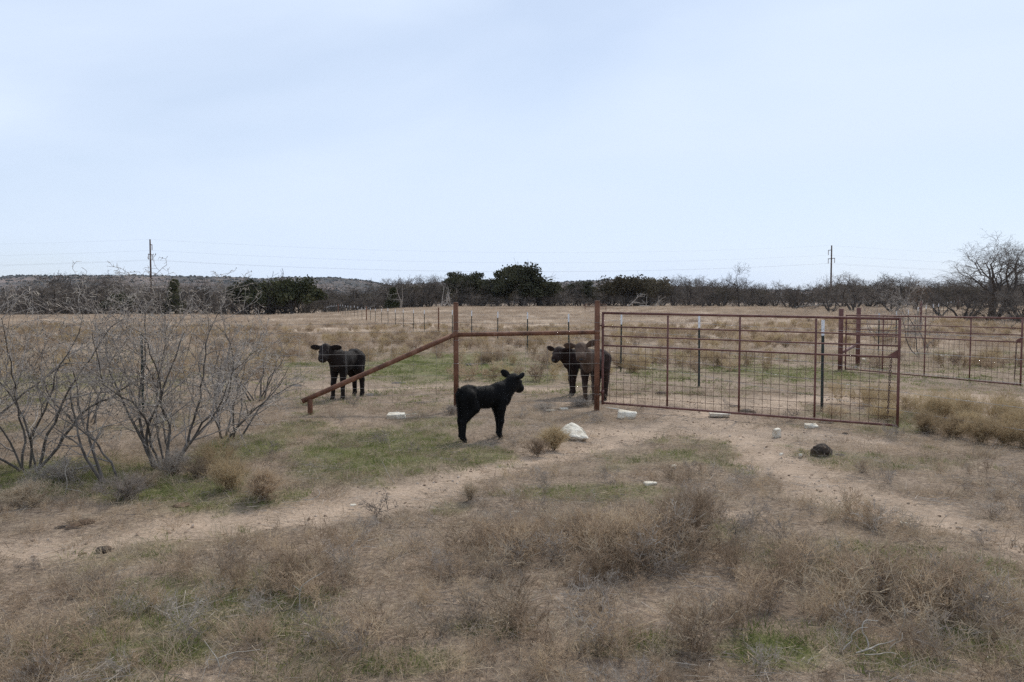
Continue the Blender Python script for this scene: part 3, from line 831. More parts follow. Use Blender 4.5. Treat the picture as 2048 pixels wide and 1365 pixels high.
def tuft(name, mat, n, h, rad, w, rng, splay=.5, bend=.6, nseg=2, hmin=.4):
    a = rng.uniform(0, 6.283, n); r = rad * np.sqrt(rng.random(n))
    P = np.stack([r * np.cos(a), r * np.sin(a), np.full(n, -.01)], 1)
    a2 = a + rng.normal(0, .7, n); s = splay * rng.random(n) ** .7
    D = np.stack([np.cos(a2) * s, np.sin(a2) * s, np.ones(n)], 1)
    L = h * rng.uniform(hmin, 1.1, n)
    V, T = blades(P, D, L, np.full(n, w) * rng.uniform(.6, 1.3, n), rng, bend, nseg)
    V[:, 2] = np.maximum(V[:, 2], -.01)
    return mesh_np(name, V, None, T, mat)

def weedbush(name, mat, h, rad, rng, stems=16, br=7, tw=5, w=.0022, droop=.0):
    """a finely branched dried weed: a mound of hair-thin twigs"""
    P0, P1, W = [], [], []
    for i in range(stems):
        a = rng.uniform(0, 6.283); q = rng.random() ** .6
        tip = np.array([math.cos(a) * rad * q * .75, math.sin(a) * rad * q * .75, h * (1 - .45 * q * q) * rng.uniform(.6, .9)])
        ab = rng.uniform(0, 6.283); base = np.array([math.cos(ab), math.sin(ab), 0]) * rad * .45 * rng.random()
        mid = base * .5 + tip * .5 + rng.normal(0, .02, 3) - np.array([math.cos(a), math.sin(a), 0]) * rad * .08
        P0 += [base, mid]; P1 += [mid, tip]; W += [w * 1.7, w * 1.3]
        for j in range(br):
            t = rng.uniform(.25, 1.0)
            s = (mid * (1 - t) * 2 * .5 + tip * t) if t > .5 else (base * (1 - t) + tip * t)
            d = (tip - base) / (np.linalg.norm(tip - base) + 1e-9) + rng.normal(0, .65, 3); d[2] = abs(d[2]) * .8 + .15
            d /= np.linalg.norm(d)
            l = h * rng.uniform(.18, .4)
            e = s + d * l
            P0.append(s); P1.append(e); W.append(w)
            for k in range(tw):
                u = rng.uniform(.2, 1.0); s2 = s + d * l * u
                d2 = d + rng.normal(0, .75, 3); d2[2] += .12; d2 /= np.linalg.norm(d2)
                P0.append(s2); P1.append(s2 + d2 * l * rng.uniform(.3, .75)); W.append(w * .8)
    P0, P1, W = np.array(P0), np.array(P1), np.array(W)
    P1[:, 2] = np.maximum(P1[:, 2], .004)
    d = P1 - P0
    sd = np.cross(d, rng.normal(size=d.shape)); sd /= np.linalg.norm(sd, axis=1, keepdims=True) + 1e-9
    V = np.stack([P0 - sd * W[:, None], P0 + sd * W[:, None], P1 + sd * W[:, None] * .4], 1).reshape(-1, 3)
    T = np.arange(len(P0) * 3).reshape(-1, 3)
    return mesh_np(name, V, None, T, mat)

def straws(name, mat, n, rad, L, w, rng, lift=.02):
    a = rng.uniform(0, 6.283, n); r = rad * np.sqrt(rng.random(n))
    P = np.stack([r * np.cos(a), r * np.sin(a), rng.uniform(0, lift, n) + .003], 1)
    b = rng.uniform(0, 6.283, n)
    D = np.stack([np.cos(b), np.sin(b), rng.normal(0, .12, n)], 1)
    V, T = blades(P, D, L * rng.uniform(.3, 1.2, n), w * rng.uniform(.6, 1.3, n), rng, .15, 2)
    V[:, 2] = np.maximum(V[:, 2], .002)
    return mesh_np(name, V, None, T, mat)

pr = np.random.default_rng(7)
K_weed = [weedbush('dry_weed_kind', M['weed'], pr.uniform(.15, .27), pr.uniform(.17, .26), pr, 15, 6, 4, .0017) for _ in range(5)] + [weedbush('stalky_weed_kind', M['straw'], pr.uniform(.16, .26), pr.uniform(.15, .22), pr, 12, 4, 2, .0022) for _ in range(3)] + [weedbush('pale_weed_kind', M['weed_grey'], pr.uniform(.14, .22), pr.uniform(.16, .24), pr, 13, 5, 3, .0018) for _ in range(2)]
K_weedgrey = [weedbush('grey_weed_kind', M['weed_grey'], pr.uniform(.14, .22), pr.uniform(.12, .18), pr, 12, 6, 4, .0016) for _ in range(3)]
K_gold = [weedbush('gold_weed_kind', M['weed_gold'], pr.uniform(.30, .38), pr.uniform(.20, .26), pr, 22, 8, 5, .0020) for _ in range(4)]
K_fweed = [weedbush('field_weed_kind', M['weed'], pr.uniform(.28, .40), pr.uniform(.25, .38), pr, 20, 7, 4, .0045) for _ in range(4)]
K_fgold = [weedbush('field_gold_kind', M['weed_gold'], pr.uniform(.30, .42), pr.uniform(.25, .4), pr, 20, 7, 4, .0045) for _ in range(3)]
K_dry = [tuft('dry_tuft_kind', M['straw'], 34, .13, .09, .0032, pr, 1.1, .8) for _ in range(4)] + [tuft('dry_tuft_kind', M['weed'], 34, .11, .1, .003, pr, 1.3, .8) for _ in range(4)]
K_green = [tuft('green_tuft_kind', M['green'], 46, .075, .09, .0034, pr, .9, .8) for _ in range(5)]
K_straw = [straws('straw_litter_kind', M['straw'], 46, .22, .12, .003, pr) for _ in range(3)] + [straws('grey_litter_kind', M['weed_grey'], 34, .22, .14, .003, pr) for _ in range(3)] + [straws('brown_litter_kind', M['weed'], 46, .22, .10, .003, pr) for _ in range(2)]
K_tall = [tuft('tall_straw_kind', M['straw'], 16, .27, .07, .0026, pr, .8, .6, 3) for _ in range(4)] + [tuft('tall_grey_kind', M['weed_grey'], 12, .24, .08, .0026, pr, 1.0, .5, 3) for _ in range(2)]
K_field = [tuft('field_tuft_kind', M['field'], 70, .34, .30, .007, pr, .7, .5) for _ in range(5)]
K_far = [tuft('far_tuft_kind', M['field'], 90, .42, .75, .018, pr, .8, .5) for _ in range(5)]
K_fgreen = [tuft('pasture_tuft_kind', M['green'], 80, .07, .26, .008, pr, 1.0, .8) for _ in range(4)]

def P3(x, y, dz=0.0):
    return np.stack([x, y, terr(x, y) + dz], 1)

# --- near cover (the camera's side of the fence and just beyond)
x, y = spread(rng, 1.6, 10.5, 48)
dirt, green, weed, gold = masks(x, y)
nn = fbm(x * 1.3, y * 1.3, 41, 3)
keep = rng.random(len(x)) < np.clip(weed * 1.1 * (.35 + 1.1 * nn) + .30 * (y < 7.2) - dirt * 1.0 - green * .75, 0, 1) * .80
sz = .50 + .8 * weed * nn * 1.4
scatter("dry_weeds", "fine brown dried weeds covering the foreground", "weeds", P3(x, y)[keep], K_weed, rng, .7, 1.25, .14, sz[keep])

x, y = spread(rng, 1.6, 12, 9)
dirt, green, weed, gold = masks(x, y)
nn = fbm(x * 1.1, y * 1.1, 53, 3)
keep = rng.random(len(x)) < np.clip((nn - .40) * 2.0 - dirt * 1.1, 0, 1) * .5
scatter("grey_dead_weeds", "grey dead weed stalks scattered through the foreground", "weeds", P3(x, y)[keep], K_weedgrey, rng, .6, 1.3, .25)

x, y = spread(rng, 6, 15, 16)
dirt, green, weed, gold = masks(x, y)
keep = rng.random(len(x)) < gold * .75
scatter("golden_weeds", "golden brown dried weeds growing along the fence and track", "weeds", P3(x, y)[keep], K_gold, rng, .6, 1.15, .12)

x, y = spread(rng, 1.5, 15, 95)
dirt, green, weed, gold = masks(x, y)
nn = fbm(x * 2.1, y * 2.1, 61, 3)
keep = rng.random(len(x)) < np.clip(.25 + (nn - .3) * 1.4 - dirt * .85, 0.07, 1) * .75
scatter("dry_grass", "short straw coloured dry grass around the tracks", "grass", P3(x, y)[keep], K_dry, rng, .5, 1.35, .2)

x, y = spread(rng, 1.5, 13, 130)
dirt, green, weed, gold = masks(x, y)
keep = rng.random(len(x)) < np.clip(green * 1.25, 0, 1) * .95
scatter("green_grass", "short green winter grass in patches", "grass", P3(x, y)[keep], K_green, rng, .5, 1.25, .2)

x, y = spread(rng, 1.5, 13, 30)
dirt, green, weed, gold = masks(x, y)
keep = rng.random(len(x)) < np.clip(.75 - dirt * .55 - green * .3, 0.05, 1) * .9
scatter("straw_litter", "loose straw and broken stalks lying on the ground", "litter", P3(x, y, .004)[keep], K_straw, rng, .6, 1.4, .06)

x, y = spread(rng, 2.2, 13, 7.0)
dirt, green, weed, gold = masks(x, y)
keep = rng.random(len(x)) < np.clip(.55 - dirt * .5, 0, 1)
scatter("tall_straw", "taller pale grass stems standing among the weeds", "grass", P3(x, y)[keep], K_tall, rng, .5, 1.15, .2)

# --- pasture beyond the fence
x, y = spread(rng, 12.0, 30, 18)
dirt, green, weed, gold = masks(x, y)
keep = rng.random(len(x)) < np.clip(.42 + green * 1.2 - dirt * .9, 0, 1) * (1 - sstep(24, 30, y))
scatter("pasture_grass", "short green and straw grass of the pasture behind the fence", "grass", P3(x, y)[keep], K_fgreen + K_fgreen + K_dry[:4] + K_dry[:2], rng, .6, 1.3, .15)

x, y = spread(rng, 14.5, 46, 5.5)
dirt, green, weed, gold = masks(x, y)
nn = fbm(x * .22, y * .22, 71, 3)
edge = sstep(16.5, 24, y + (fbm(x * .4, y * .4, 73, 2) - .5) * 7)
keep = rng.random(len(x)) < np.clip(edge * (.25 + 1.2 * (nn - .25)) - dirt - green * .8, 0, 1)
scatter("field_grass", "tan dry grass of the field behind the fence", "grass", P3(x, y)[keep], K_field, rng, .55, 1.2, .1)

x, y = spread(rng, 14, 60, 2.2)
dirt, green, weed, gold = masks(x, y)
nn = fbm(x * .3 + 40, y * .3, 83, 3)
edge = sstep(14.5, 20, y + (fbm(x * .5, y * .5, 85, 2) - .5) * 6)
keep = rng.random(len(x)) < np.clip(edge * (nn - .40) * 4.0 - dirt - green * .7, 0, .95)
scatter("field_weeds", "grey-brown and golden weed mounds in the field behind the fence", "weeds", P3(x, y)[keep], K_fweed + K_fgold, rng, .6, 1.3, .1)

x, y = spread(rng, 44, 185, .85)
nn = fbm(x * .08, y * .08, 91, 3)
keep = rng.random(len(x)) < np.clip(.35 + 1.3 * (nn - .2), 0, 1)
scatter("far_field_grass", "pale tan dry grass of the far field before the wood", "grass", P3(x, y)[keep], K_far, rng, .6, 1.15, .06)

# --- clods and pebbles on the worn tracks
def blob_mesh(name, mat, seed, dims=(1, 1, .6), rough=.35, sub=2, cuts=6):
    import bmesh
    bm = bmesh.new(); bmesh.ops.create_icosphere(bm, subdivisions=sub, radius=1.0)
    rg = random.Random(seed)
    V = np.array([v.co[:] for v in bm.verts])
    for _ in range(cuts):
        nv = np.array([rg.gauss(0, 1), rg.gauss(0, 1), rg.gauss(0, 1)]); nv /= np.linalg.norm(nv)
        h = rg.uniform(.55, .85)
        dd = V @ nv - h
        V = V - np.outer(np.clip(dd, 0, None), nv) * .95
    nz = fbm(V[:, 0] * 2 + V[:, 2] * 1.3 + 9, V[:, 1] * 2 + V[:, 2] * 1.7, seed, 4) - .5
    nz2 = fbm(V[:, 0] * 6 + V[:, 2] * 5 + 9, V[:, 1] * 6 - V[:, 2] * 5, seed + 3, 3) - .5
    V = V * (1 + rough * nz + rough * .35 * nz2)[:, None]
    V = V * np.array(dims)
    for v, c in zip(bm.verts, V): v.co = c
    me = bpy.data.meshes.new(name); bm.to_mesh(me); bm.free(); me.materials.append(mat)
    return me
K_peb = [blob_mesh('clod_kind', M['clod'], s, (.014, .012, .008), .5, 1, 3) for s in range(4)] + [blob_mesh('pebble_kind', M['pebble'], s + 9, (.012, .010, .006), .4, 1, 4) for s in range(2)]
x, y = spread(rng, 2, 14, 120)
dirt, green, weed, gold = masks(x, y)
keep = rng.random(len(x)) < np.clip(dirt * 1.1, 0, 1) * .55 * np.clip(fbm(x * 3, y * 3, 93, 3) * 2 - .5, 0, 1)
scatter("soil_clods", "small clods and pebbles on the bare tracks", "soil", P3(x, y, -.004 - .02 * dirt)[keep] if False else np.stack([x, y, terr(x, y) - .022 * dirt], 1)[keep], K_peb, rng, .4, 1.5, .4)

# ------------------------------------------------------------------ fences
def post_mesh(name, r, h, mat, below=.25, sides=14):
    return tube_mesh(name, [([(0, 0, -below), (0, 0, h * .5), (0, 0, h - .004), (0, 0, h)], [r, r, r, r * .9])], mat, sides)

def bar(name, parent, a, b, r, mat, sides=10, mid=0):
    P = [np.array(a) * (1 - t) + np.array(b) * t for t in np.linspace(0, 1, 2 + mid)]
    return obj(name, tube_mesh(name, [(P, r)], mat, sides), parent)

def strand_pts(pts, sag=.0, n=6):
    out = []
    for a, b in zip(pts[:-1], pts[1:]):
        a, b = np.array(a, float), np.array(b, float)
        for t in np.linspace(0, 1, n, endpoint=False):
            p = a * (1 - t) + b * t; p[2] -= sag * 4 * t * (1 - t); out.append(p)
    out.append(np.array(pts[-1], float))
    return out

def barbed(name, parent, pts, r, mat, step=.12, barb=.022, far=30.0, seed=1):
    P = strand_pts(pts, .012)
    Vs = [tube_mesh(name, [(P, r)], mat, 4)]
    me = Vs[0]
    # barbs: short twisted pins across the strand
    rg = np.random.default_rng(seed)
    A, B = [], []
    for a, b in zip(P[:-1], P[1:]):
        if min(a[1], b[1]) > far: continue
        L = np.linalg.norm(b - a); k = max(1, int(L / step))
        for i in range(k):
            c = a + (b - a) * (i + .5) / k; v = rg.normal(size=3); v /= np.linalg.norm(v)
            A += [c - v * barb]; B += [c + v * barb]
    if A:
        V, Q, _ = prisms(A, B, r * 1.3, r * .8, 3)
        nv = len(me.vertices)
        V0 = np.empty(nv * 3, np.float32); me.vertices.foreach_get("co", V0)
        polys = [list(p.vertices) for p in me.polygons]
        me2 = bpy.data.meshes.new(name)
        me2.from_pydata([tuple(v) for v in V0.reshape(-1, 3)] + [tuple(v) for v in V], [], polys + [[int(q) + nv for q in f] for f in Q])
        me2.materials.append(mat); bpy.data.meshes.remove(me); me = me2
    return obj(name, me, parent)

A_ = (-.83, 11.6); B_ = (1.26, 11.6)
gA, gB = tz(*A_), tz(*B_)
STUB = (xat(618, 11.0), 11.0)
T1 = (-5.2, 11.0); T2 = (-9.4, 10.5)
fence = thing('pipe_braced_wire_fence', 'rusty pipe posts with rail and slanting brace carrying woven wire beside the gate', 'fence', (0, 0, 0))
def pipe_post(px, top, r=.0375):
    o = obj('post', post_mesh('pipe_post', r, top - px[2], M['rust']), fence, px)
    cap = obj('post_cap', tube_mesh('post_cap', [([(0, 0, top - px[2] + .0005), (0, 0, top - px[2] + .010), (0, 0, top - px[2] + .016)], [r * 1.06, r * 1.04, r * .6])], M['rust'], 14), o)
    return o
pA = pipe_post((A_[0], A_[1], gA), zat(607, 11.6)); pB = pipe_post((B_[0], B_[1], gB), zat(604, 11.6), .040)
bar('rail', fence, (A_[0] + .03, A_[1], zat(670, 11.6)), (B_[0] - .03, B_[1], zat(665, 11.6)), .032, M['rust'], 12, 4)
bar('brace', fence, (A_[0] - .01, A_[1] - .01, zat(669, 11.6)), (xat(602, 10.98), 10.98, zat(804, 10.98)), .036, M['rust'], 12, 5)
gs = tz(*STUB)
obj('stub_post', post_mesh('stub_post', .036, zat(799, 11.0) - gs, M['rust']), fence, (STUB[0], STUB[1] + .005, gs))
# weld collars where rail and brace meet the posts
for (cx, cy, cz) in ((A_[0], A_[1], zat(669, 11.6)), (B_[0], B_[1], zat(665, 11.6))):
    obj('weld_collar', tube_mesh('weld_collar', [([(cx, cy, cz - .035), (cx, cy, cz), (cx, cy, cz + .035)], [.0385, .0435, .0385])], M['rust'], 14), fence)
WB = .047    # the wires run on the pasture side of the posts
def line_at(z):
    gl = [tz(*T2) + .07, tz(*T1) + .07, gA + .07, gB + .07]
    return [(T2[0], T2[1] + WB, z + gl[0] - .03), (T1[0], T1[1] + WB, z + gl[1] - .02), (A_[0], A_[1] + WB, z + gl[2]), (B_[0], B_[1] + WB, z + gl[3])]
WZ = [.973, .788, .626, .448, .286, .175, .064]
for z in (1.232, 1.106):
    barbed('barbed_strand', fence, line_at(z), .0021, M['oldwire'], seed=int(z * 100))
for k, z in enumerate(WZ):
    o = obj('woven_line_wire', tube_mesh('line_wire', [(strand_pts(line_at(z), .006 + .004 * (k % 3)), .0019)], M['oldwire'], 4), fence)
top_l, bot_l = line_at(WZ[0]), line_at(WZ[-1])
def along(L, s):
    for a, b in zip(L[:-1], L[1:]):
        a, b = np.array(a), np.array(b); d = np.linalg.norm((b - a)[:2])
        if s <= d: return a + (b - a) * s / d
        s -= d
    return np.array(L[-1])
tot = sum(np.linalg.norm((np.array(b) - np.array(a))[:2]) for a, b in zip(top_l[:-1], top_l[1:]))
s = .1; rgw = random.Random(4)
while s < tot - .06:
    a, b = along(top_l, s), along(bot_l, s + rgw.uniform(-.02, .02))
    m_ = (a + b) / 2 + np.array([rgw.uniform(-.008, .008), 0, 0])
    obj('woven_stay_wire', tube_mesh('stay_wire', [([a, m_, b], .0016)], M['oldwire'], 4), fence)
    s += .33
for (cx, cy, r) in ((*A_, .0395), (*B_, .042)):
    for z in (1.232, 1.106, .973, .626, .175):
        a = np.linspace(0, 2 * math.pi, 15)
        tw = rgw.uniform(-.006, .006)
        obj('wire_tie', tube_mesh('wire_tie', [([(cx + r * math.cos(t), cy + r * math.sin(t), z + gA + .07 + tw * math.sin(t)) for t in a], .0022)], M['wire'], 4), fence)

# steel T posts
def tpost_meshes(H, tip=.23):
    def prof(z0, z1, mat, nm, grow=0.0):
        g = grow
        pts = [(-.019 - g, -.0025 - g), (.019 + g, -.0025 - g), (.019 + g, .0025 + g), (.003 + g, .0025 + g), (.003 + g, .036 + g), (-.003 - g, .036 + g), (-.003 - g, .0025 + g), (-.019 - g, .0025 + g)]
        n = len(pts)
        V = [(x, y, z0) for x, y in pts] + [(x, y, z1) for x, y in pts]
        Fc = [(i, (i + 1) % n, n + (i + 1) % n, n + i) for i in range(n)] + [tuple(range(n, 2 * n)), tuple(reversed(range(n)))]
        if nm == 'tpost_body':
            z = z0 + .35
            while z < z1 - .02:      # studs down the face of the post
                b = len(V)
                for dz in (-.006, .006):
                    V += [(-.007, -.0024, z + dz), (.007, -.0024, z + dz), (.005, -.0085, z + dz * .6), (-.005, -.0085, z + dz * .6)]
                Fc += [(b, b + 3, b + 2, b + 1), (b + 4, b + 5, b + 6, b + 7), (b + 3, b + 7, b + 6, b + 2), (b, b + 4, b + 7, b + 3), (b + 1, b + 2, b + 6, b + 5)]
                z += .055
        me = bpy.data.meshes.new(nm); me.from_pydata(V, [], Fc); me.materials.append(mat); me.update()
        return me
    return prof(-.3, H - tip, M['tpost'], 'tpost_body'), prof(H - tip, H, M['tip'], 'tpost_tip', .0012)
TB, TT = tpost_meshes(1.36)
TB2, TT2 = tpost_meshes(1.16)
def tpost(parent, x, y, rz, body=TB, tipm=TT, lean=(0, 0)):
    o = obj('t_post', body, parent, (x, y, tz(x, y))); o.rotation_euler = (lean[0], lean[1], rz)
    obj('white_tip', tipm, o)
    return o

GTIP = TT2.copy(); GTIP.materials.clear(); GTIP.materials.append(M['tpost'])
for tx, ty in (T1, T2):
    o = obj('t_post', TB2, fence, (tx, ty, tz(tx, ty))); obj('post_top', GTIP, o)


# long T post fence running away from the right foreground to the wood
def lx(Y): return 7.97 - .2894 * Y
long_fence = thing('t_post_wire_fence', 'long barbed wire fence on green steel posts with white tips crossing the field', 'fence')
YS = [4.5, 8.0, 11.6, 15.07, 18.6, 22.0, 25.8, 29.4, 33.5, 37.3, 40.7, 44.8, 48.7, 52.8, 56.6, 60.7, 64.8, 69, 73, 76.7, 81.2, 85.6, 90, 94.7, 99, 103, 107.8, 112.7, 117, 121, 125.2, 129.5, 133.6, 138, 142, 146.5, 151, 155.5, 160]
rgp = random.Random(9)
LP = []
for Y in YS:
    x = lx(Y)
    if Y in (40.7, 76.7, 117):
        h = 1.5
        obj('pipe_post', post_mesh('line_pipe_post', .036 if Y < 60 else .05, h, M['rust'], .25, 10), long_fence, (x, Y, tz(x, Y)))
    else:
        tpost(long_fence, x, Y, .28 + rgp.uniform(-.1, .1), lean=(rgp.uniform(-.012, .012), rgp.uniform(-.015, .015)))
    LP.append((x, Y, tz(x, Y)))
for z in (1.22, .98, .72, .46, .22):
    barbed('barbed_strand', long_fence, [(x - .008, y - .006, g + z) for x, y, g in LP], .0021, M['wire'], .14, .02, 20.0, int(z * 100))

# ------------------------------------------------------------------ gates
def make_gate(name, label, P0, P1, H, z0, z1, chain=True):
    L = math.hypot(P1[0] - P0[0], P1[1] - P0[1])
    g = thing(name, label, 'gate', (P0[0], P0[1], z0), math.atan2(P1[1] - P0[1], P1[0] - P0[0]))
    dz = z1 - z0
    def q(t, h):           # a point of the gate's plane: t along, h up
        return (t * L, 0, h * H + dz * t)
    fr = [0, .64, .747, .85, 1.0]
    rr = [.016, .013, .0105, .0105, .018]
    for h, r in zip(fr, rr):
        a, b = q(0, h), q(1, h)
        k = .016 / L
        bar('bottom_rail' if h == 0 else 'top_rail' if h == 1 else 'rail', g, q(k, h), q(1 - k, h), r, M['gate'], 10, 3)
    for k, t in enumerate((0, .25, .505, .752, 1)):
        e = 0.0
        nm = 'end_post' if t in (0, 1) else 'upright'
        r = .0175 if t in (0, 1) else .0140
        bar(nm, g, q(t, -.018 if t in (0, 1) else .018), q(t, 1.012 if t in (0, 1) else .985), r, M['gate'], 10, 2)
    # welded mesh in the lower part
    ys = -.004
    nh = 8
    for k in range(1, nh):
        h = .64 * k / nh
        a, b = q(.004, h), q(.996, h)
        obj('mesh_wire', tube_mesh('gate_mesh_wire', [([(a[0], ys, a[2]), (b[0], ys, b[2])], .0028)], M['gatewire'], 5), g)
    nv = 36
    for k in range(1, nv):
        t = k / nv
        if min(abs(t - u) for u in (.25, .505, .752)) < .006: continue
        a, b = q(t, .004), q(t, .636)
        obj('mesh_wire', tube_mesh('gate_mesh_wire', [([(a[0], ys + .0056, a[2]), (b[0], ys + .0056, b[2])], .0028)], M['gatewire'], 5), g)
    # corner gusset plates
    for (t, s) in ((1, -1),):
        a, b, c = q(t, .645), (t * L + s * .13, 0, q(t, .645)[2] + .012), q(t, .715)
        V = []
        for yy in (-.005, .005):
            V += [(a[0] - .01, yy, a[2]), (b[0], yy, b[2]), (c[0] - .01, yy, c[2])]
        me = bpy.data.meshes.new('gusset'); me.from_pydata(V, [], [(0, 2, 1), (3, 4, 5), (0, 1, 4, 3), (1, 2, 5, 4), (2, 0, 3, 5)]); me.materials.append(M['gate'])
        obj('gusset_plate', me, g)
    for h in (.12, .86):
        a = q(0, h)
        bar('hinge', g, (-.065, 0, a[2]), (.0, 0, a[2]), .012, M['gate'], 8)
        obj('hinge_collar', tube_mesh('hinge_collar', [([(0, 0, a[2] - .03), (0, 0, a[2] + .03)], .024)], M['gate'], 12), g)
    if chain:
        c = q(1, .635); V = []
        n = 22; links = []
        for k in range(n):
            zc = c[2] - .01 - k * .032
            a = np.linspace(0, 2 * math.pi, 11)
            lk = [((c[0] - .085 - .0012 * k) + (.010 * math.cos(t) if k % 2 else 0), -.014 + (0 if k % 2 else .010 * math.cos(t)), zc + .021 * math.sin(t)) for t in a]
            links.append((lk, .0042))
        obj('latch_chain', tube_mesh('latch_chain', links, M['gatewire'], 5), g)
    return g
g0, g1 = (1.345, 11.6), (4.82, 9.75)
make_gate('pipe_gate', 'long red oxide pipe gate with mesh lower half standing ajar beside the calves', g0, g1, 1.335, .035, -.015)
h0, h1 = (7.99, 18.75), (9.76, 15.0)
make_gate('pipe_gate', 'second red oxide pipe gate farther off beyond the track', h0, h1, 1.28, -.06, -.055)

# posts, brace and wire fence that carry the second gate
f2 = thing('pipe_braced_wire_fence', 'short pipe braced fence with white tipped posts running off behind the second gate', 'fence')
pp = (7.91, 18.86); pq = (9.1, 20.6)
for (x, y), yt in ((pp, 618), (pq, 616)):
    obj('post', post_mesh('pipe_post', .055, zat(yt, y) - tz(x, y), M['gate'], .25, 12), f2, (x, y, tz(x, y)))
bar('brace', f2, (pp[0], pp[1], zat(707, pp[1])), (pq[0], pq[1], zat(688, pq[1])), .04, M['gate'], 10, 2)
F2 = [pq]
for Y in (25.3, 30.5, 35.5, 41, 47, 54, 61, 69, 77, 86, 96, 108, 121):
    F2.append((9.27 + .597 * (Y - 21), Y))
for i, (x, y) in enumerate(F2[1:]):
    if i in (3, 11):
        obj('pipe_post', post_mesh('line_pipe_post', .06 if i == 3 else .14, 1.65 if i == 3 else 1.9, M['gate'] if i == 3 else M['pole'], .25, 10), f2, (x + .15, y, tz(x + .15, y)))
    tpost(f2, x, y, -.55)
for z in (1.2, .95, .7, .45, .2):
    obj('wire_strand', tube_mesh('fence_wire', [(strand_pts([(x, y - .01, tz(x, y) + z) for x, y in F2], .01), .0021)], M['wire'], 4), f2)
for k in range(24):
    t = k / 24; x = pp[0] + (pq[0] - pp[0]) * t

# small far pipe gate frame by the wood
x0, y0 = xat(1170, 120), 120.0
fg = thing('pipe_gate', 'tiny far pipe gate frame in front of the wood beside the largest oak', 'gate', (x0, y0, tz(x0, y0)))
for dx in (0, 1.6, 3.2):
    bar('upright', fg, (dx, 0, -.1), (dx, 0, 1.15), .045, M['rust'], 6)
for z in (.35, .75, 1.1):
    bar('rail', fg, (0, -.02, z), (3.2, -.02, z), .035, M['rust'], 6)

# ------------------------------------------------------------------ power line
LPOLE = (-78.5, 171.0); RPOLE = (79.9, 197.0)
ldir = np.array([RPOLE[0] - LPOLE[0], RPOLE[1] - LPOLE[1]]); span = np.linalg.norm(ldir); ldir /= span
adir = np.array([-ldir[1], ldir[0]])
def pole(px, top_y, a1, a2, label):
    x, y = px; g = tz(x, y); H = zat(top_y, y) - g
    o = thing('utility_pole', label, 'utility pole', (x, y, g), math.atan2(adir[1], adir[0]))
    obj('shaft', tube_mesh('pole_shaft', [([(0, 0, -.5), (0, 0, H * .5), (0, 0, H)], [.24, .20, .15])], M['pole'], 10), o)
    z1 = zat(a1, y) - g; z2 = zat(a2, y) - g
    bar('crossarm', o, (-1.0, 0, z1), (-.0, 0, z1), .10, M['pole'], 6) if False else None
    bar('crossarm', o, (-.25, 0, z1), (1.5, 0, z1), .085, M['pole'], 6)
    bar('crossarm', o, (-1.5, 0, z2), (1.5, 0, z2), .085, M['pole'], 6)
    att = [(0, H)]
    for dx, zz in ((1.4, z1), (-1.4, z2), (1.4, z2)):
        P = [(dx, 0, zz - .05 - .1 * k) for k in range(12)]
        obj('insulator', tube_mesh('insulator', [(P, [.07 if k % 2 else .11 for k in range(12)])], M['insul'], 8), o)
        att.append((dx, zz - 1.2))
    return [(x + adir[0] * dx, y + adir[1] * dx, g + zz) for dx, zz in att]
la = pole(LPOLE, 480, 490, 510, 'wooden utility pole with two crossarms rising behind the thorny bushes')
ra = pole(RPOLE, 492, 501, 518, 'wooden utility pole with two crossarms rising above the scrub behind the gates')
names = ['topmost thin overhead wire strung from pole top to pole top', 'overhead power wire strung below the topmost wire on the upper crossarms',
         'overhead power wire on the near ends of the lower crossarms', 'overhead power wire on the far ends of the lower crossarms']
for i, (a, b) in enumerate(zip(la, ra)):
    a, b = np.array(a), np.array(b); d = b - a
    pts = [a - np.array([ldir[0], ldir[1], 0]) * span, a, b, b + np.array([ldir[0], ldir[1], 0]) * span]
    P = strand_pts(pts, 2.3, 24)
    tag(obj('power_wire', tube_mesh('power_wire', [(P, .0085 if i else .0065)], M['cable'], 4)), names[i], 'power line')

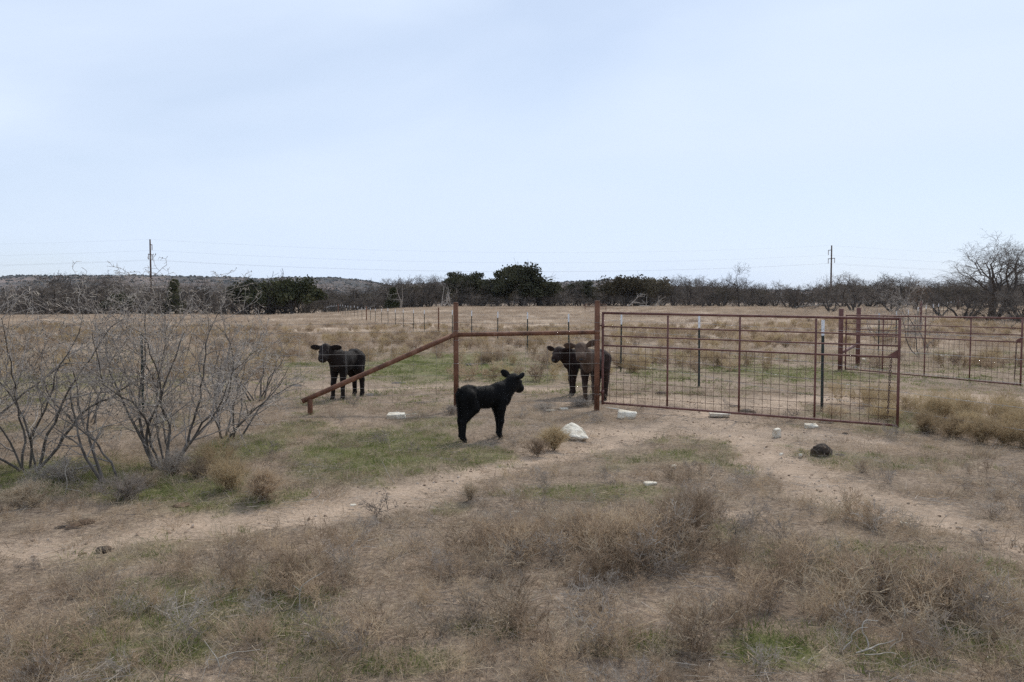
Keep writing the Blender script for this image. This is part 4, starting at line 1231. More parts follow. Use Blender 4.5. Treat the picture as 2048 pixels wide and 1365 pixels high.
# ------------------------------------------------------------------ thorny bushes in the left foreground
def thorny_bush(name, label, base_px, base_py, Hm, seed, stems, lean=(0, 0), spreadk=.7, Y=None, dens=1.0, tmin=.0018):
    rg = random.Random(seed)
    x, y = gpix(base_px, base_py)
    P = [dict(step=.10, wander=.17, up=.05, zig=.13, **{'from': .15}, rate=9.0 * dens, r=.014, taper=.80, rmin=.003),
         dict(step=.07, wander=.13, up=.05, zig=.16, **{'from': .12}, rate=13.0 * dens, r=.0075, len=Hm * .42, ang=(30, 70), taper=.75, rmin=.0022),
         dict(step=.05, wander=.14, up=.05, zig=.22, **{'from': .1}, rate=11.0 * dens, r=.0040, len=Hm * .20, ang=(30, 65), taper=.6, rmin=tmin),
         dict(step=.035, wander=.12, up=.03, zig=.2, **{'from': 2}, rate=0, r=.0026, len=Hm * .075, ang=(30, 70), taper=.5, rmin=tmin)]
    segs = []; stem_ids = [0]
    for k in range(stems):
        a = 2 * math.pi * (k + rg.random() * .7) / stems
        t = spreadk * rg.uniform(.25, 1.15)
        rb = rg.uniform(.02, .09)
        grow(segs, (rb * math.cos(a), rb * math.sin(a), -.05), nrm((math.cos(a) * t + lean[0], math.sin(a) * t + lean[1], 1)), Hm * rg.uniform(.80, 1.02), rg.uniform(.010, .019), 0, P, rg); stem_ids.append(len(segs))
    zs = sorted(s[1][2] for s in segs); kk = Hm / zs[int(len(zs) * .94)]
    cz = lambda p: (p[0] * kk, p[1] * kk, p[2] * kk if p[2] * kk < Hm else Hm + (p[2] * kk - Hm) * .55)
    segs = [(cz(s[0]), cz(s[1]), s[2], s[3], s[4]) for s in segs]
    o = thing(name, label, 'bush', (x, y, tz(x, y)))
    for i0, i1 in zip(stem_ids[:-1], stem_ids[1:]):
        obj('stem', seg_mesh('stem', [s for s in segs[i0:i1] if s[4] == 0], M['bark'], 7), o)
    obj('crown', seg_mesh('crown', [s for s in segs if s[4] == 1], M['twig'], 4), o)
    tw = [s for s in segs if s[4] >= 2]
    tag(obj('twigs', seg_mesh('twigs', tw, M['twig'], 3), o), kind='stuff')
    th = []
    for s in segs:
        if s[4] >= 1 and rg.random() < (.42 if s[4] > 1 else .3):
            d = nrm((s[1][0] - s[0][0], s[1][1] - s[0][1], s[1][2] - s[0][2]))
            e = side_dir(d, R(rg.uniform(50, 85)), rg); l = rg.uniform(.022, .055)
            th.append((s[1], (s[1][0] + e[0] * l, s[1][1] + e[1] * l, s[1][2] + e[2] * l), .0024, .0010, 9))
    tag(obj('thorns', seg_mesh('thorns', th, M['thorn'], 3), o), kind='stuff')
    buds = [s for s in tw if rg.random() < .12]
    bd = [(s[1], (s[1][0], s[1][1], s[1][2] + .009), .0045, .003, 9) for s in buds]
    tag(obj('buds', seg_mesh('buds', bd, M['fbark'], 4), o), kind='stuff')
    return len(segs)
BUSH = 'thorny_bush'
thorny_bush(BUSH, 'tallest leafless thorny bush with grey stems fanning from one base', 328, 935, 1.68, 101, 10, (.03, 0), .80, None, .88)
thorny_bush(BUSH, 'leafless thorny bush at the edge beside the tallest one, with leaning dark stems', 62, 940, 1.6, 102, 7, (0, .0), .72, None, .88)
thorny_bush(BUSH, 'slender leaning thorny sapling between the two thorny bushes', 226, 962, .95, 103, 3, (-.25, 0), .7, None, .9)
thorny_bush(BUSH, 'low pale twigged thorny bush on the right flank of the tallest one', 455, 880, 1.1, 104, 7, (.12, 0), 1.0, None, 1.0)
thorny_bush(BUSH, 'small thorny bush with a stout bent trunk behind the tallest one', 432, 795, 1.25, 105, 5, (.05, 0), .8, None, .8, .003)
thorny_bush(BUSH, 'thorny bush cut off by the left edge of the view', -95, 900, 1.6, 106, 6, (.1, 0), .8)
thorny_bush(BUSH, 'faint thorny bush behind the gap between the two thorny bushes', 165, 850, 1.2, 107, 5, (0, 0), .8, None, .7)
thorny_bush(BUSH, 'low grey thorny thicket in front of the wire left of the brace', 520, 800, .85, 108, 7, (0, 0), 1.0, None, .8, .0026)
# thorny saplings in the second pasture
thorny_bush('thorny_sapling', 'leafless thorny sapling with a leaning trunk seen through the second gate', 1846, 716, 2.1, 111, 4, (-.1, 0), .75, None, .55, .004)
thorny_bush('thorny_sapling', 'leafless thorny sapling behind the far posts of the second gate', 1765, 690, 2.0, 112, 4, (0, 0), .8, None, .5, .005)
thorny_bush('thorny_sapling', 'tiny dark twiggy sapling in the open field right of the second gate uprights', 2010, 667, 1.0, 113, 6, (0, 0), 1.0, None, .5, .006)

# single weed clumps that stand out
wr = np.random.default_rng(55)
def clump(px, py, h, rad, mat, label, stems=60):
    x, y = gpix(px, py)
    o = thing('dried_weed', label, 'weed', (x, y, tz(x, y)))
    obj('twigs', weedbush('weed_twigs', M[mat], h, rad, wr, stems, 9, 6, .0016), o)
    P = []
    for k in range(9):
        a = wr.uniform(0, 6.28); q = wr.uniform(.3, .8)
        P.append(([(0.01 * math.cos(a), .01 * math.sin(a), -.02), (rad * q * .4 * math.cos(a), rad * q * .4 * math.sin(a), h * .35), (rad * q * math.cos(a), rad * q * math.sin(a), h * .7)], [.004, .003, .0015]))
    obj('stalks', tube_mesh('weed_stalks', P, M['weed'], 4), o)
clump(525, 1000, .24, .20, 'weed', 'round brown dried weed beside the track below the thorny bushes', 90)
clump(1108, 893, .24, .21, 'weed_gold', 'reddish brown dried weed in front of the wedge shaped white stone', 90)
clump(1075, 905, .16, .20, 'weed', 'low brown dried weed left of the wedge shaped white stone', 50)
clump(460, 985, .26, .20, 'weed_gold', 'yellowish dried weed left of the round brown weed', 60)
clump(1380, 1085, .36, .30, 'weed', 'tall brown dried weed standing highest in the foreground weeds', 60)
clump(1250, 1130, .30, .28, 'weed', 'brown dried weed left of the tallest foreground weed', 50)
clump(940, 1000, .16, .07, 'straw', 'upright tuft of pale straw at the edge of the track', 22)
clump(60, 1010, .20, .30, 'straw', 'pale dry tangle at the foot of the edge thorny bush', 60)
clump(250, 1000, .20, .26, 'weed_grey', 'grey dry tangle under the slender thorny sapling', 60)
clump(345, 948, .22, .24, 'weed_grey', 'grey dry tangle at the foot of the tallest thorny bush', 55)
clump(395, 955, .20, .22, 'straw', 'pale straw tuft right of the foot of the tallest thorny bush', 40)
clump(130, 962, .22, .26, 'weed_grey', 'grey dry tangle between the edge bush and the slender sapling', 55)
clump(290, 975, .16, .22, 'straw', 'pale straw tuft before the foot of the tallest thorny bush', 40)
clump(1160, 812, .13, .25, 'weed_grey', 'grey spiky weed patch between the two rusty posts', 60)
clump(1090, 822, .12, .28, 'weed_grey', 'low grey weed patch behind the black calf', 60)
clump(905, 828, .13, .22, 'weed_grey', 'grey dry weeds at the foot of the rusty post by the black calf', 50)
clump(1768, 838, .24, .30, 'weed_gold', 'golden dried weed behind the free end of the gate', 90)
clump(1668, 832, .16, .28, 'weed', 'low brown weed at the foot of the post behind the gate', 60)
clump(1265, 745, .34, .38, 'weed_gold', 'golden brown weed mound behind the hinge end of the gate', 90)
for i, (p, q, h) in enumerate(((1850, 862, .26), (1905, 872, .28), (1960, 884, .30), (2010, 888, .30), (2055, 892, .30), (1940, 862, .26), (2030, 866, .28))):
    clump(p, q, h, .27, 'weed_gold', 'golden dried weed in the thick row right of the gate', 80)
for o in list(COL.objects):
    if o.get("label") == 'golden dried weed in the thick row right of the gate': o["group"] = 'weeds in the row right of the gate'

# ------------------------------------------------------------------ stones
def hull_mesh(name, pts, mat, seed, rough=.012, cuts=3):
    import bmesh
    bm = bmesh.new()
    for p in pts: bm.verts.new(p)
    r = bmesh.ops.convex_hull(bm, input=bm.verts)
    bmesh.ops.delete(bm, geom=list({g for g in r['geom_interior'] + r['geom_unused'] if isinstance(g, bmesh.types.BMVert)}), context='VERTS')
    bmesh.ops.triangulate(bm, faces=bm.faces)
    bmesh.ops.bevel(bm, geom=list(bm.edges), offset=rough * .9, segments=1, affect='EDGES')
    bmesh.ops.triangulate(bm, faces=bm.faces)
    for _ in range(cuts): bmesh.ops.subdivide_edges(bm, edges=[e for e in bm.edges if e.calc_length() > rough * 1.2], cuts=1, use_grid_fill=True)
    bmesh.ops.triangulate(bm, faces=bm.faces)
    bm.normal_update()
    V = np.array([v.co[:] for v in bm.verts]); N = np.array([v.normal[:] for v in bm.verts])
    k = 1 / (rough * 4)
    n = fbm(V[:, 0] * k + V[:, 2] * k * .7, V[:, 1] * k + V[:, 2] * k * .9, seed, 4) - .5
    V = V + N * (n * rough * 1.3)[:, None]
    for v, c in zip(bm.verts, V): v.co = c
    me = bpy.data.meshes.new(name); bm.to_mesh(me); bm.free(); me.materials.append(mat)
    return me

def stone(px, py, dims, seed, label, rz=0.0, cuts=9, tilt=(0, 0), sink=.3, mat='stone', name='stone', rough=.22):
    x, y = gpix(px, py)
    rs = random.Random(seed)
    pts = [(sx * dims[0] * rs.uniform(.7, 1.05), sy * dims[1] * rs.uniform(.65, 1.05), sz * dims[2] * rs.uniform(.6, 1.1)) for sx in (-1, 1) for sy in (-1, 1) for sz in (-1, 1)]
    pts += [(rs.uniform(-1.1, 1.1) * dims[0], rs.uniform(-1, 1) * dims[1], rs.uniform(-1, 1) * dims[2]) for _ in range(4)]
    me = hull_mesh('stone', pts, M[mat], seed, min(dims) * .16 + .002)
    me.polygons.foreach_set("use_smooth", np.zeros(len(me.polygons), bool))
    o = obj(name, me, None, (x, y, tz(x, y) + dims[2] * (.85 - sink)))
    o.rotation_euler = (tilt[0], tilt[1], rz)
    tag(o, label, 'stone')
    return o
stone(793, 838, (.150, .08, .052), 3, 'long flat white limestone lying in the grass left of the black calf', .05, 10, (.1, .02), .35)
stone(1254, 836, (.145, .10, .058), 12, 'blocky cream limestone by the gate hinge post', -.25, 12, (.05, .05), .25)
stone(1554, 874, (.05, .04, .062), 21, 'small upright pointed white stone before the gate', .4, 10, (.2, -.2), .2)
stone(1622, 852, (.085, .05, .028), 26, 'small flat cream slab under the gate', -.1, 10, (.15, .0), .2)
stone(1438, 832, (.15, .10, .03), 30, 'thin pale slab lying under the middle of the gate', -.1, 10, (.03, .03), .5)
stone(1348, 940, (.026, .022, .024), 34, 'little white pebble on the green patch by the track', .3, 8, (0, 0), .2)
stone(1562, 912, (.018, .016, .014), 38, 'tiny white pebble left of the dark dung mound', .3, 8, (0, 0), .1)
stone(1601, 913, (.022, .02, .016), 39, 'tiny cream pebble at the foot of the dark dung mound', .9, 8, (0, 0), .1)
stone(1812, 1060, (.042, .03, .02), 41, 'small grey-pink stone on the right branch of the track', -.4, 9, (0, .1), .2)
stone(1100, 824, (.075, .02, .012), 43, 'pale flat splinter of stone in the grey weeds', .1, 9, (0, 0), .1)
stone(1128, 820, (.07, .04, .018), 44, 'pale thin flake of stone beside the flat splinter', .2, 9, (0, 0), .2)
stone(1300, 972, (.06, .035, .014), 46, 'thin buff flake of stone at the edge of the weeds', .4, 9, (.1, 0), .2)
stone(706, 1006, (.026, .016, .008), 47, 'thin grey flake of stone on the track', .4, 9, (.1, 0), .2)
stone(1034, 1022, (.024, .006, .008), 48, 'slim white chip lying among the dry grass', -.2, 8, (0, 0), .1)
stone(1728, 722, (.06, .05, .05), 49, 'small white stone far beyond the gate', .2, 8, (0, 0), .2)
stone(1882, 722, (.10, .08, .09), 50, 'white stone in the field seen through the second gate', .2, 8, (0, 0), .2)
# wedge stone, tilted on edge
def wedge():
    x, y = gpix(1148, 876)
    pts = [(-.18, .0, .02), (-.14, .08, .08), (-.07, .15, .145), (.0, .17, .135), (.06, .14, .10), (.11, .10, .06), (.17, -.01, .0), (.18, .0, -.03),
           (-.16, .16, -.05), (.0, .24, -.05), (.15, .16, -.05), (-.17, -.02, -.01), (.0, -.05, .0), (.1, -.05, -.02), (.0, .0, -.06), (-.1, .03, -.06)]
    me = hull_mesh('wedge_stone', pts, M['stone'], 61, .013)
    o = obj('stone', me, None, (x, y, tz(x, y) + .045)); o.rotation_euler = (-.05, .06, -.12)
    tag(o, 'largest white limestone, wedge shaped and tilted, right of the black calf', 'stone')
wedge()

# ------------------------------------------------------------------ cow dung
def dung(px, py, r, h, seed, mat, label):
    import bmesh
    x, y = gpix(px, py)
    bm = bmesh.new(); bmesh.ops.create_icosphere(bm, subdivisions=4, radius=1.0)
    V = np.array([v.co[:] for v in bm.verts])
    ang = np.arctan2(V[:, 1], V[:, 0])
    rim = 1 + .22 * (fbm(np.cos(ang) * 1.6 + 5, np.sin(ang) * 1.6, seed, 3) - .5) * 2
    V[:, 0] *= r * rim; V[:, 1] *= r * rim
    lay = np.sin(V[:, 2] * 15 + 5 * fbm(V[:, 0] / r * 2, V[:, 1] / r * 2, seed + 2, 2)) * .05
    V[:, 2] = np.sign(V[:, 2]) * np.abs(V[:, 2]) ** .8 * h
    n = fbm(V[:, 0] / r * 3 + 7, V[:, 1] / r * 3 + V[:, 2] / h, seed + 1, 4) - .5
    V[:, :2] *= (1 + lay)[:, None]
    V *= (1 + .28 * n)[:, None]
    V[:, 2] = np.maximum(V[:, 2], -.02)
    for v, c in zip(bm.verts, V): v.co = c
    me = bpy.data.meshes.new('dung_pat'); bm.to_mesh(me); bm.free(); me.materials.append(M[mat])
    o = obj('dung_pat', me, None, (x, y, tz(x, y) - .004)); o.rotation_euler = (0, 0, seed * 1.3)
    tag(o, label, 'dung')
dung(1643, 911, .105, .115, 1, 'dung', 'largest dark dung mound standing right of the pointed white stone')
dung(1681, 913, .045, .018, 2, 'dung', 'small dark dung crumb right of the largest dung mound')
dung(1494, 824, .125, .07, 3, 'dung', 'dark dung mound lying behind the gate mesh')
dung(1470, 811, .085, .02, 4, 'dung_grey', 'flat grey dung behind the gate mesh, left of the dark mound')
dung(1324, 788, .12, .045, 5, 'dung', 'dark flat dung on the bare ground behind the gate')
dung(1274, 787, .08, .02, 6, 'dung_grey', 'thin grey dung on the bare ground near the brown calf')
dung(172, 1046, .06, .03, 7, 'dung_dry', 'crusty brown dung disc beside the track below the thorny bushes')
dung(148, 1053, .05, .024, 8, 'dung_dry', 'second brown dung disc overlapping the crusty one')
dung(122, 1053, .04, .014, 9, 'dung', 'small dark dung piece left of the two brown discs')
dung(363, 1013, .07, .026, 10, 'dung_dry', 'reddish brown dung in the grass above the track')
dung(207, 1092, .05, .02, 11, 'dung', 'small ridged dark dung on the track')
dung(745, 789, .16, .03, 12, 'dung_grey', 'grey dung spread behind the slanting brace')
dung(838, 804, .15, .022, 13, 'dung', 'crumbled dark dung left of the rusty post')
dung(942, 731, .15, .06, 14, 'dung_grey', 'dark dung lump on the green pasture behind the black calf')
dung(797, 766, .16, .035, 15, 'dung_grey', 'grey dung lump on the green pasture above the brace')
dung(1086, 737, .2, .03, 16, 'dung', 'dark flat dung on the green pasture left of the paired calves')
dung(1652, 842, .10, .02, 17, 'dung', 'dark crumbled dung beside the small flat slab')
dung(1690, 862, .035, .014, 18, 'dung', 'dark dung crumbs just outside the gate')
dung(590, 772, .13, .03, 19, 'dung_grey', 'grey dung in the grass left of the black-brown calf')
dung(830, 724, .14, .03, 20, 'dung', 'dark dung on the far green pasture above the brace')

# ------------------------------------------------------------------ bleached roots and sticks
def root_at(px, py, paths, label, name='bleached_root', r=.006):
    x, y = gpix(px, py)
    o = thing(name, label, 'root', (x, y, tz(x, y)))
    for pts, rr in paths:
        P = np.array(pts, float); n = 18
        # Catmull-Rom through the control points
        Q = []
        ext = np.vstack([P[0] * 2 - P[1], P, P[-1] * 2 - P[-2]])
        for i in range(1, len(ext) - 2):
            for t in np.linspace(0, 1, 6, endpoint=False):
                a, b, c, d = ext[i - 1], ext[i], ext[i + 1], ext[i + 2]
                Q.append(.5 * ((2 * b) + (c - a) * t + (2 * a - 5 * b + 4 * c - d) * t * t + (3 * b - a - 3 * c + d) * t ** 3))
        Q.append(ext[-2])
        m = len(Q)
        obj('root_strand', tube_mesh('root_strand', [(Q, np.linspace(rr, rr * .45, m))], M['root'], 6), o)
rgr = random.Random(19)
_paths = []
for sx, sy, ang0, n_, rr in ((-.09, .02, .3, 7, .0030), (-.03, .0, 1.2, 8, .0036), (.04, .01, .8, 8, .0034), (.10, .03, 2.2, 6, .0024), (.0, -.03, .1, 6, .0026), (.17, .03, 1.9, 5, .002)):
    sx *= .75; p = [sx, sy, .03 + rgr.uniform(0, .04)]; a_ = ang0; P_ = []
    for k in range(n_):
        P_.append(tuple(p)); a_ += rgr.uniform(-.9, .9)
        p = [p[0] + .025 * math.cos(a_), p[1] + rgr.uniform(-.02, .025), max(.01, p[2] + .022 * math.sin(a_) + .003)]
    _paths.append((P_, rr))
root_at(1722, 1345, _paths, 'white curled dead root lying in the foreground weeds')
root_at(430, 1340, [([(.02, 0, .01), (.01, .0, .05), (-.02, .015, .08), (-.05, .02, .12)], .0028), ([(.005, 0, .05), (.07, .03, .065), (.11, .05, .06), (.17, .06, .065)], .0022), ([(.04, 0.01, .06), (.06, .0, .045), (.09, .02, .05)], .0015)],
        'pale forked dead stalk sticking out of the foreground grass', 'dead_stalk')
root_at(600, 1230, [([(0, 0, .0), (.0, .01, .12), (.03, .02, .16), (.11, .06, .20)], .003), ([(.0, .01, .12), (-.03, 0, .15)], .0025)], 'thin grey dead stalk left of the foreground weed mound', 'dead_stalk')
root_at(130, 985, [([(0, 0, 0), (.02, 0, .10), (0, .01, .2), (.03, .02, .28)], .004), ([(.01, 0, .05), (.12, 0, .03), (.2, -.02, .0)], .003)], 'pale curved dead branch under the edge thorny bush', 'dead_stalk')
root_at(610, 1000, [([(0, 0, .01), (.06, 0, .02), (.11, .02, .05), (.09, .05, .09)], .004)], 'pale curved stick right of the round brown weed', 'dead_stalk')
root_at(790, 965, [([(0, 0, 0), (-.06, .02, .08), (-.12, .05, .19)], .003)], 'thin pale stalk leaning in the green grass', 'dead_stalk')
root_at(1790, 1300, [([(0, 0, 0), (.04, 0, .13), (.02, 0, .22)], .002), ([(.02, .0, .07), (-.04, .02, .17)], .002)], 'thin dead stalk above the white curled root', 'dead_stalk')

# ------------------------------------------------------------------ calves
class Sdf:
    def __init__(s, lo, hi, vox):
        s.lo = np.array(lo, float); s.vox = vox
        s.n = np.ceil((np.array(hi) - s.lo) / vox).astype(int) + 1
        s.d = np.full(s.n, 1.0, np.float32)
    def _sub(s, a, b):
        i0 = np.maximum(np.floor((np.array(a) - s.lo) / s.vox).astype(int), 0); i1 = np.minimum(np.ceil((np.array(b) - s.lo) / s.vox).astype(int) + 1, s.n)
        g = [s.lo[k] + s.vox * np.arange(i0[k], i1[k]) for k in range(3)]
        return tuple(slice(i0[k], i1[k]) for k in range(3)), np.meshgrid(*g, indexing='ij')
    def blend(s, sl, d, k):
        o = s.d[sl]
        h = np.clip(.5 + .5 * (o - d) / k, 0, 1)
        s.d[sl] = o * (1 - h) + d * h - k * h * (1 - h)
    def cone(s, a, b, ra, rb, k=.03, sq=1.0):
        """a round cone from a to b; sq < 1 narrows it across the body (y)"""
        a = np.array(a, float); b = np.array(b, float); m = max(ra, rb) + k * 2 + .03
        sl, (X, Y, Z) = s._sub(np.minimum(a, b) - m, np.maximum(a, b) + m)
        ab = b - a; ab2 = ab.copy(); 
        t = np.clip(((X - a[0]) * ab[0] + (Y - a[1]) * ab[1] + (Z - a[2]) * ab[2]) / (ab @ ab + 1e-9), 0, 1)
        dy = (Y - a[1] - t * ab[1]) / sq
        d = np.sqrt((X - a[0] - t * ab[0]) ** 2 + dy ** 2 + (Z - a[2] - t * ab[2]) ** 2) - (ra + (rb - ra) * t)
        s.blend(sl, d, k)
    def ell(s, c, r, k=.03, rot=None):
        c = np.array(c, float); r = np.array(r, float); m = r.max() + k * 2 + .03
        sl, (X, Y, Z) = s._sub(c - m, c + m)
        p = np.stack([X - c[0], Y - c[1], Z - c[2]], -1)
        if rot is not None: p = p @ rot
        q = np.linalg.norm(p / r, axis=-1); g = np.linalg.norm(p / (r * r), axis=-1) + 1e-6
        s.blend(sl, q * (q - 1) / g, k)
    def mesh(s):
        """surface nets"""
        d = s.d; ins = d < 0
        nx, ny, nz = d.shape
        corner = [(i, j, k) for i in (0, 1) for j in (0, 1) for k in (0, 1)]
        cnt = np.zeros((nx - 1, ny - 1, nz - 1), int)
        for i, j, k in corner: cnt += ins[i:nx - 1 + i, j:ny - 1 + j, k:nz - 1 + k]
        act = (cnt > 0) & (cnt < 8)
        idx = -np.ones(act.shape, int); ids = np.argwhere(act); idx[act] = np.arange(len(ids))
        S = np.zeros((len(ids), 3)); C = np.zeros(len(ids))
        for a in corner:
            for ax in range(3):
                if a[ax] == 1: continue
                b = list(a); b[ax] = 1
                da = d[ids[:, 0] + a[0], ids[:, 1] + a[1], ids[:, 2] + a[2]]; db = d[ids[:, 0] + b[0], ids[:, 1] + b[1], ids[:, 2] + b[2]]
                m = (da < 0) != (db < 0)
                t = np.where(m, da / (da - db + 1e-12), 0)
                p = np.tile(np.array(a, float), (len(ids), 1)); p[:, ax] += t
                S[m] += p[m]; C[m] += 1
        V = s.lo + s.vox * (ids + S / C[:, None])
        Qs = []
        for ax in range(3):
            b, c = (ax + 1) % 3, (ax + 2) % 3
            sh0 = [slice(None)] * 3; sh1 = [slice(None)] * 3
            sh0[ax] = slice(0, -1); sh1[ax] = slice(1, None)
            e0, e1 = ins[tuple(sh0)], ins[tuple(sh1)]
            cr = np.argwhere(e0 != e1)
            cr = cr[(cr[:, b] > 0) & (cr[:, c] > 0) & (cr[:, b] < d.shape[b] - 1) & (cr[:, c] < d.shape[c] - 1)]
            fl = e0[cr[:, 0], cr[:, 1], cr[:, 2]]
            def at(db, dc):
                q = cr.copy(); q[:, b] -= db; q[:, c] -= dc
                return idx[q[:, 0], q[:, 1], q[:, 2]]
            q = np.stack([at(1, 1), at(0, 1), at(0, 0), at(1, 0)], 1)
            q[~fl] = q[~fl][:, ::-1]
            Qs.append(q)
        return V, np.concatenate(Qs)

def frame(fwd, up=(0, 0, 1)):
    f = np.array(fwd, float); f /= np.linalg.norm(f)
    l = np.cross(up, f); l /= np.linalg.norm(l)
    u = np.cross(f, l)
    return f, l, u

def calf(label, loc, heading, S, coat, head_c, head_f, legs, ear=(.5, .5), tail=None, pale=0.0, lean_ears=.1, old=0.0, seed=0):
    """S: height at the shoulder. x forward, y left, z up in shoulder heights"""
    s = Sdf((-.80, -.50, -.02), (1.0, .50, 1.45), .0125)
    # trunk
    s.cone((-.34, 0, .805), (.02, 0, .765), .155, .182, .05, .80)
    s.cone((.02, 0, .765), (.27, 0, .78), .182, .190, .05, .78)
    s.ell((-.38, 0, .835), (.155, .135, .150), .05)
    s.ell((-.47, 0, .80), (.09, .115, .12), .05)
    for yy in (.055, -.055): s.ell((-.30, yy, .935), (.06, .035, .045), .05)      # hip bones
    s.ell((.26, .055, .80), (.13, .075, .185), .05); s.ell((.26, -.055, .80), (.13, .075, .185), .05)
    s.ell((.22, 0, .945), (.12, .055, .05), .05)          # withers
    s.ell((.37, 0, .71), (.09, .085, .13), .05)           # brisket
    s.ell((-.10, 0, .63), (.20, .09, .06), .05)          # belly
    hc = np.array(head_c, float); HS = 1.2
    f, l, u = frame(head_f); f0, l0, u0 = f, l, u; f, l, u = f * HS, l * HS, u * HS
    poll = hc - f * .02
    # neck in two pieces
    mid = np.array([.40, 0, .90]) * .5 + poll * .5 + np.array([.02, 0, -.01])
    s.cone((.28, 0, .84), mid, .160, .130, .05, .78)
    s.cone((.36, 0, .76), mid - np.array([0, 0, .05]), .115, .105, .05, .72)
    s.cone(mid, poll - f * .03 - u * .02, .130, .096, .04, .85)
    # head
    s.ell(hc, (.126, .112, .118), .03, np.stack([f0, l0, u0], 1))
    s.ell(hc + u * .055 - f * .03, (.072, .078, .06), .03, np.stack([f0, l0, u0], 1))
    s.cone(hc + f * .03 - u * .012, hc + f * .15 - u * .035, .104, .088, .03)
    s.ell(hc + f * .185 - u * .042, (.052, .086, .078), .02, np.stack([f0, l0, u0], 1))
    s.cone(hc - u * .060 + f * .0, hc + f * .15 - u * .080, .072, .048, .025)     # jaw
    for sg in (1, -1):
        s.ell(hc + f * .075 + l * sg * .066 + u * .035, (.03, .02, .024), .015, np.stack([f0, l0, u0], 1))   # brow
    # ears: leaf shaped, held out sideways
    for sg, e in ((1, ear[0]), (-1, ear[1])):
        ed = l * sg * .9 + u * (e - .5) * 1.2 - f * lean_ears; ed /= np.linalg.norm(ed)
        en = np.cross(ed, np.cross(f0 * .8 - l0 * sg * .2, ed)); en /= np.linalg.norm(en)
        ew = np.cross(en, ed)
        b0 = hc - f * .03 + l * sg * .07 + u * .045
        s.cone(b0, b0 + ed * .06, .034, .032, .015)
        s.ell(b0 + ed * .125, (.108, .064, .022), .012, np.stack([ed, ew, en], 1))
    # legs
    hooves = []
    for nm, sg, dx, dy in legs:
        if nm == 'f':
            k = [(.26, sg * .085, .70), (.24, sg * .098, .56), (.265 + dx * .45, sg * .092 + dy * .45, .325), (.258 + dx * .92, sg * .088 + dy * .92, .095), (.285 + dx, sg * .088 + dy, .045)]
            r = [.100, .075, .047, .037, .041]
            s.ell((k[2][0] + .008, k[2][1], k[2][2]), (.046, .043, .055), .02)
        else:
            k = [(-.38, sg * .075, .80), (-.29, sg * .105, .60), (-.455 + dx * .55, sg * .09 + dy * .5, .355), (-.44 + dx * .95, sg * .088 + dy * .95, .095), (-.41 + dx, sg * .088 + dy, .045)]
            r = [.135, .095, .052, .041, .043]
            s.cone((-.45, sg * .075, .74), (-.425 + dx * .4, sg * .09, .44), .10, .064, .05)
            s.ell((k[2][0] - .012, k[2][1], k[2][2] + .005), (.045, .038, .055), .02)
        for i in range(4):
            s.cone(k[i], k[i + 1], r[i], r[i + 1], .035 if i < 2 else .018)
        s.ell((k[3][0] - .004, k[3][1], k[3][2] - .005), (.042, .040, .042), .015)
        hooves.append((k[4][0], k[4][1]))
    tp = tail or [(-.53, 0, .93), (-.575, 0, .85), (-.565, .01, .65), (-.555, .015, .46)]
    for i in range(len(tp) - 1):
        s.cone(tp[i], tp[i + 1], .026 - .003 * i, .024 - .003 * i if i < len(tp) - 2 else .027, .02)
    V, Q = s.mesh()
    # ruffled coat
    V = V + (fbm(V[:, 0] * 30 + V[:, 2] * 11, V[:, 1] * 30 + V[:, 2] * 27, seed + 60, 2) - .5)[:, None] * np.array([.006, .006, .006])
    root = thing('calf', label, 'calf', loc, math.atan2(heading[1], heading[0]))
    me = mesh_np('calf_body', V * S, Q, None, coat, True)
    pl = np.clip(sstep(.30, .42, V[:, 0]) * .6 * sstep(.35, .7, V[:, 2]) + .9 * (np.linalg.norm(V - (hc + f * .12), axis=1) < .115) * 1.0, 0, 1) * pale
    pl = np.maximum(pl, pale * .5 * (1 - sstep(.2, .5, V[:, 2])) * sstep(0, .3, V[:, 0]))
    pl = pl * (.5 + fbm(V[:, 0] * 12, V[:, 1] * 12 + V[:, 2] * 9, 5, 3))
    at = me.attributes.new("pale", 'FLOAT', 'POINT'); at.data.foreach_set("value", pl.astype(np.float32))
    body = obj('body', me, root)
    # short coat hair lying back over the hide
    hr = np.random.default_rng(seed + 200)
    nv = len(V); nrm_ = np.empty(nv * 3, np.float32); me.vertices.foreach_get("normal", nrm_); nrm_ = nrm_.reshape(-1, 3)
    pick = hr.integers(0, nv, 26000)
    Pb = V[pick] * S + hr.normal(0, .004 * S, (len(pick), 3)); Nn = nrm_[pick]
    Dd = Nn * .55 + np.array([-.45, 0, -.55]) + hr.normal(0, .25, Nn.shape)
    Dd /= np.linalg.norm(Dd, axis=1, keepdims=True)
    Lh = hr.uniform(.008, .020, len(pick)) * (.35 + .65 * sstep(.3, .6, V[pick][:, 2])) * (1 - .7 * sstep(.45, .6, V[pick][:, 0])) * (.9 if seed == 1 else .6)
    sd = np.cross(Dd, hr.normal(size=Dd.shape)); sd /= np.linalg.norm(sd, axis=1, keepdims=True)
    Vh = np.stack([Pb - sd * .0016, Pb + sd * .0016, Pb + Dd * Lh[:, None]], 1).reshape(-1, 3)
    hm_ = mesh_np('coat_hair', Vh, None, np.arange(len(Vh)).reshape(-1, 3), coat)
    at = hm_.attributes.new("pale", 'FLOAT', 'POINT'); at.data.foreach_set("value", np.repeat(pl[pick], 3).astype(np.float32))
    tag(obj('coat_hair', hm_, root), kind='stuff')
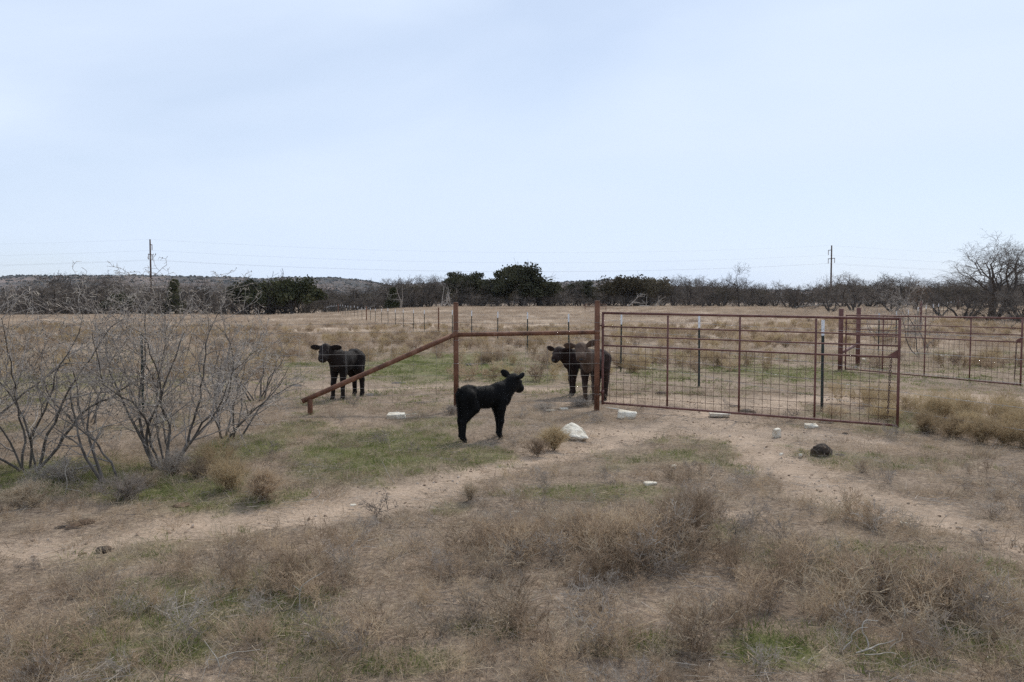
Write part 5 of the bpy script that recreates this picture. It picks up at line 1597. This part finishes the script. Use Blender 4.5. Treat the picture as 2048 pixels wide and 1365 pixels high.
    for hx, hy in hooves:
        hm = []
        # cloven hoof: two toes
        for tsg in (1, -1):
            hm.append(([(hx * S - .002, (hy + tsg * .016) * S, .058 * S), (hx * S + .006, (hy + tsg * .018) * S, .028 * S), (hx * S + .012, (hy + tsg * .019) * S, -.005)], [.020 * S, .025 * S, .028 * S]))
        obj('hoof', tube_mesh('hoof', hm, M['hoof'], 8), root)
    for sg in (1, -1):
        c = (hc + f * .085 + l * sg * .076 + u * .022) * S
        em = blob_mesh('eye', M['eye'], 3, (.017 * S, .012 * S, .016 * S), 0.0, 2, 0); em.polygons.foreach_set("use_smooth", np.ones(len(em.polygons), bool))
        obj('eye', em, root, tuple(c))
    c = (hc + f * .222 - u * .035) * S
    nm = blob_mesh('muzzle_pad', M['nose'], 4, (.020 * S, .040 * S, .028 * S), .1, 3, 0); nm.polygons.foreach_set("use_smooth", np.ones(len(nm.polygons), bool))
    o = obj('muzzle_pad', nm, root, tuple(c)); o.rotation_euler = (0, 0, math.atan2(f[1], f[0]))
    return root

def gl(x, y): return (x, y, tz(x, y) - .004)
# black calf in front of the fence: walking stance seen from behind its right flank, head turned away
calf('jet black young calf standing outside the fence beside the rusty post', gl(xat(973, 9.12), 9.12), (math.cos(R(28)), math.sin(R(28))), .66, M['coat_black'],
     (.56, .02, 1.02), (.78, .30, -.50), [('f', 1, .02, 0), ('f', -1, -.05, 0), ('h', 1, -.02, 0.0), ('h', -1, -.06, 0)], ear=(.80, .62), tail=[(-.53, 0, .92), (-.575, -.01, .84), (-.565, -.03, .66), (-.56, -.05, .45)], lean_ears=.35, seed=1)
# black-brown calf behind the brace
calf('black-brown calf standing behind the slanting brace, looking over the wire', gl(xat(690, 13.0), 13.0), (-.33, -.944), .84, M['coat_brownblack'],
     (.58, -.08, 1.0), (.96, .22, -.55), [('f', 1, .02, .02), ('f', -1, .04, -.02), ('h', 1, .0, .03), ('h', -1, -.06, 0)], ear=(.42, .42), pale=.35, seed=2)
# pair behind the hinge post
calf('brown calf with a paler face standing behind the rusty gate hinge post', gl(xat(1189, 12.75), 12.75), (-.42, -.907), .87, M['coat_brown'],
     (.57, -.06, 1.02), (.93, .34, -.52), [('f', 1, .02, .01), ('f', -1, -.02, 0), ('h', 1, .04, 0), ('h', -1, -.04, 0)], ear=(.85, .50), pale=.95, seed=3,
     tail=[(-.53, 0, .93), (-.60, .01, .86), (-.66, .02, .66), (-.72, .03, .48)])
calf('dark red-brown calf standing half hidden behind the paler faced calf', gl(xat(1166, 13.6), 13.6), (-.93, -.36), .79, M['coat_red'],
     (.60, .04, .94), (.76, .60, -.45), [('f', 1, .0, 0), ('f', -1, -.04, 0), ('h', 1, -.06, 0), ('h', -1, .03, 0)], ear=(.5, .6), pale=.3, seed=4)

# ------------------------------------------------------------------ thin haze over the whole place
def haze_box():
    lo, hi = (-9000.0, -300.0, -30.0), (9000.0, 4260.0, 125.0)
    V = [(x, y, z) for x in (lo[0], hi[0]) for y in (lo[1], hi[1]) for z in (lo[2], hi[2])]
    Fc = [(0, 1, 3, 2), (4, 6, 7, 5), (0, 4, 5, 1), (2, 3, 7, 6), (0, 2, 6, 4), (1, 5, 7, 3)]
    me = bpy.data.meshes.new('haze'); me.from_pydata(V, [], Fc); me.update()
    m, n, l, out = new_mat('haze')
    pv = n.new("ShaderNodeVolumePrincipled"); pv.inputs["Color"].default_value = (.80, .88, 1.0, 1); pv.inputs["Density"].default_value = HAZE
    l.new(pv.outputs[0], out.inputs["Volume"])
    me.materials.append(m)
    tag(obj('haze', me), 'thin bluish haze over the far hills', 'haze', kind='stuff')
HAZE = .00004
haze_box()
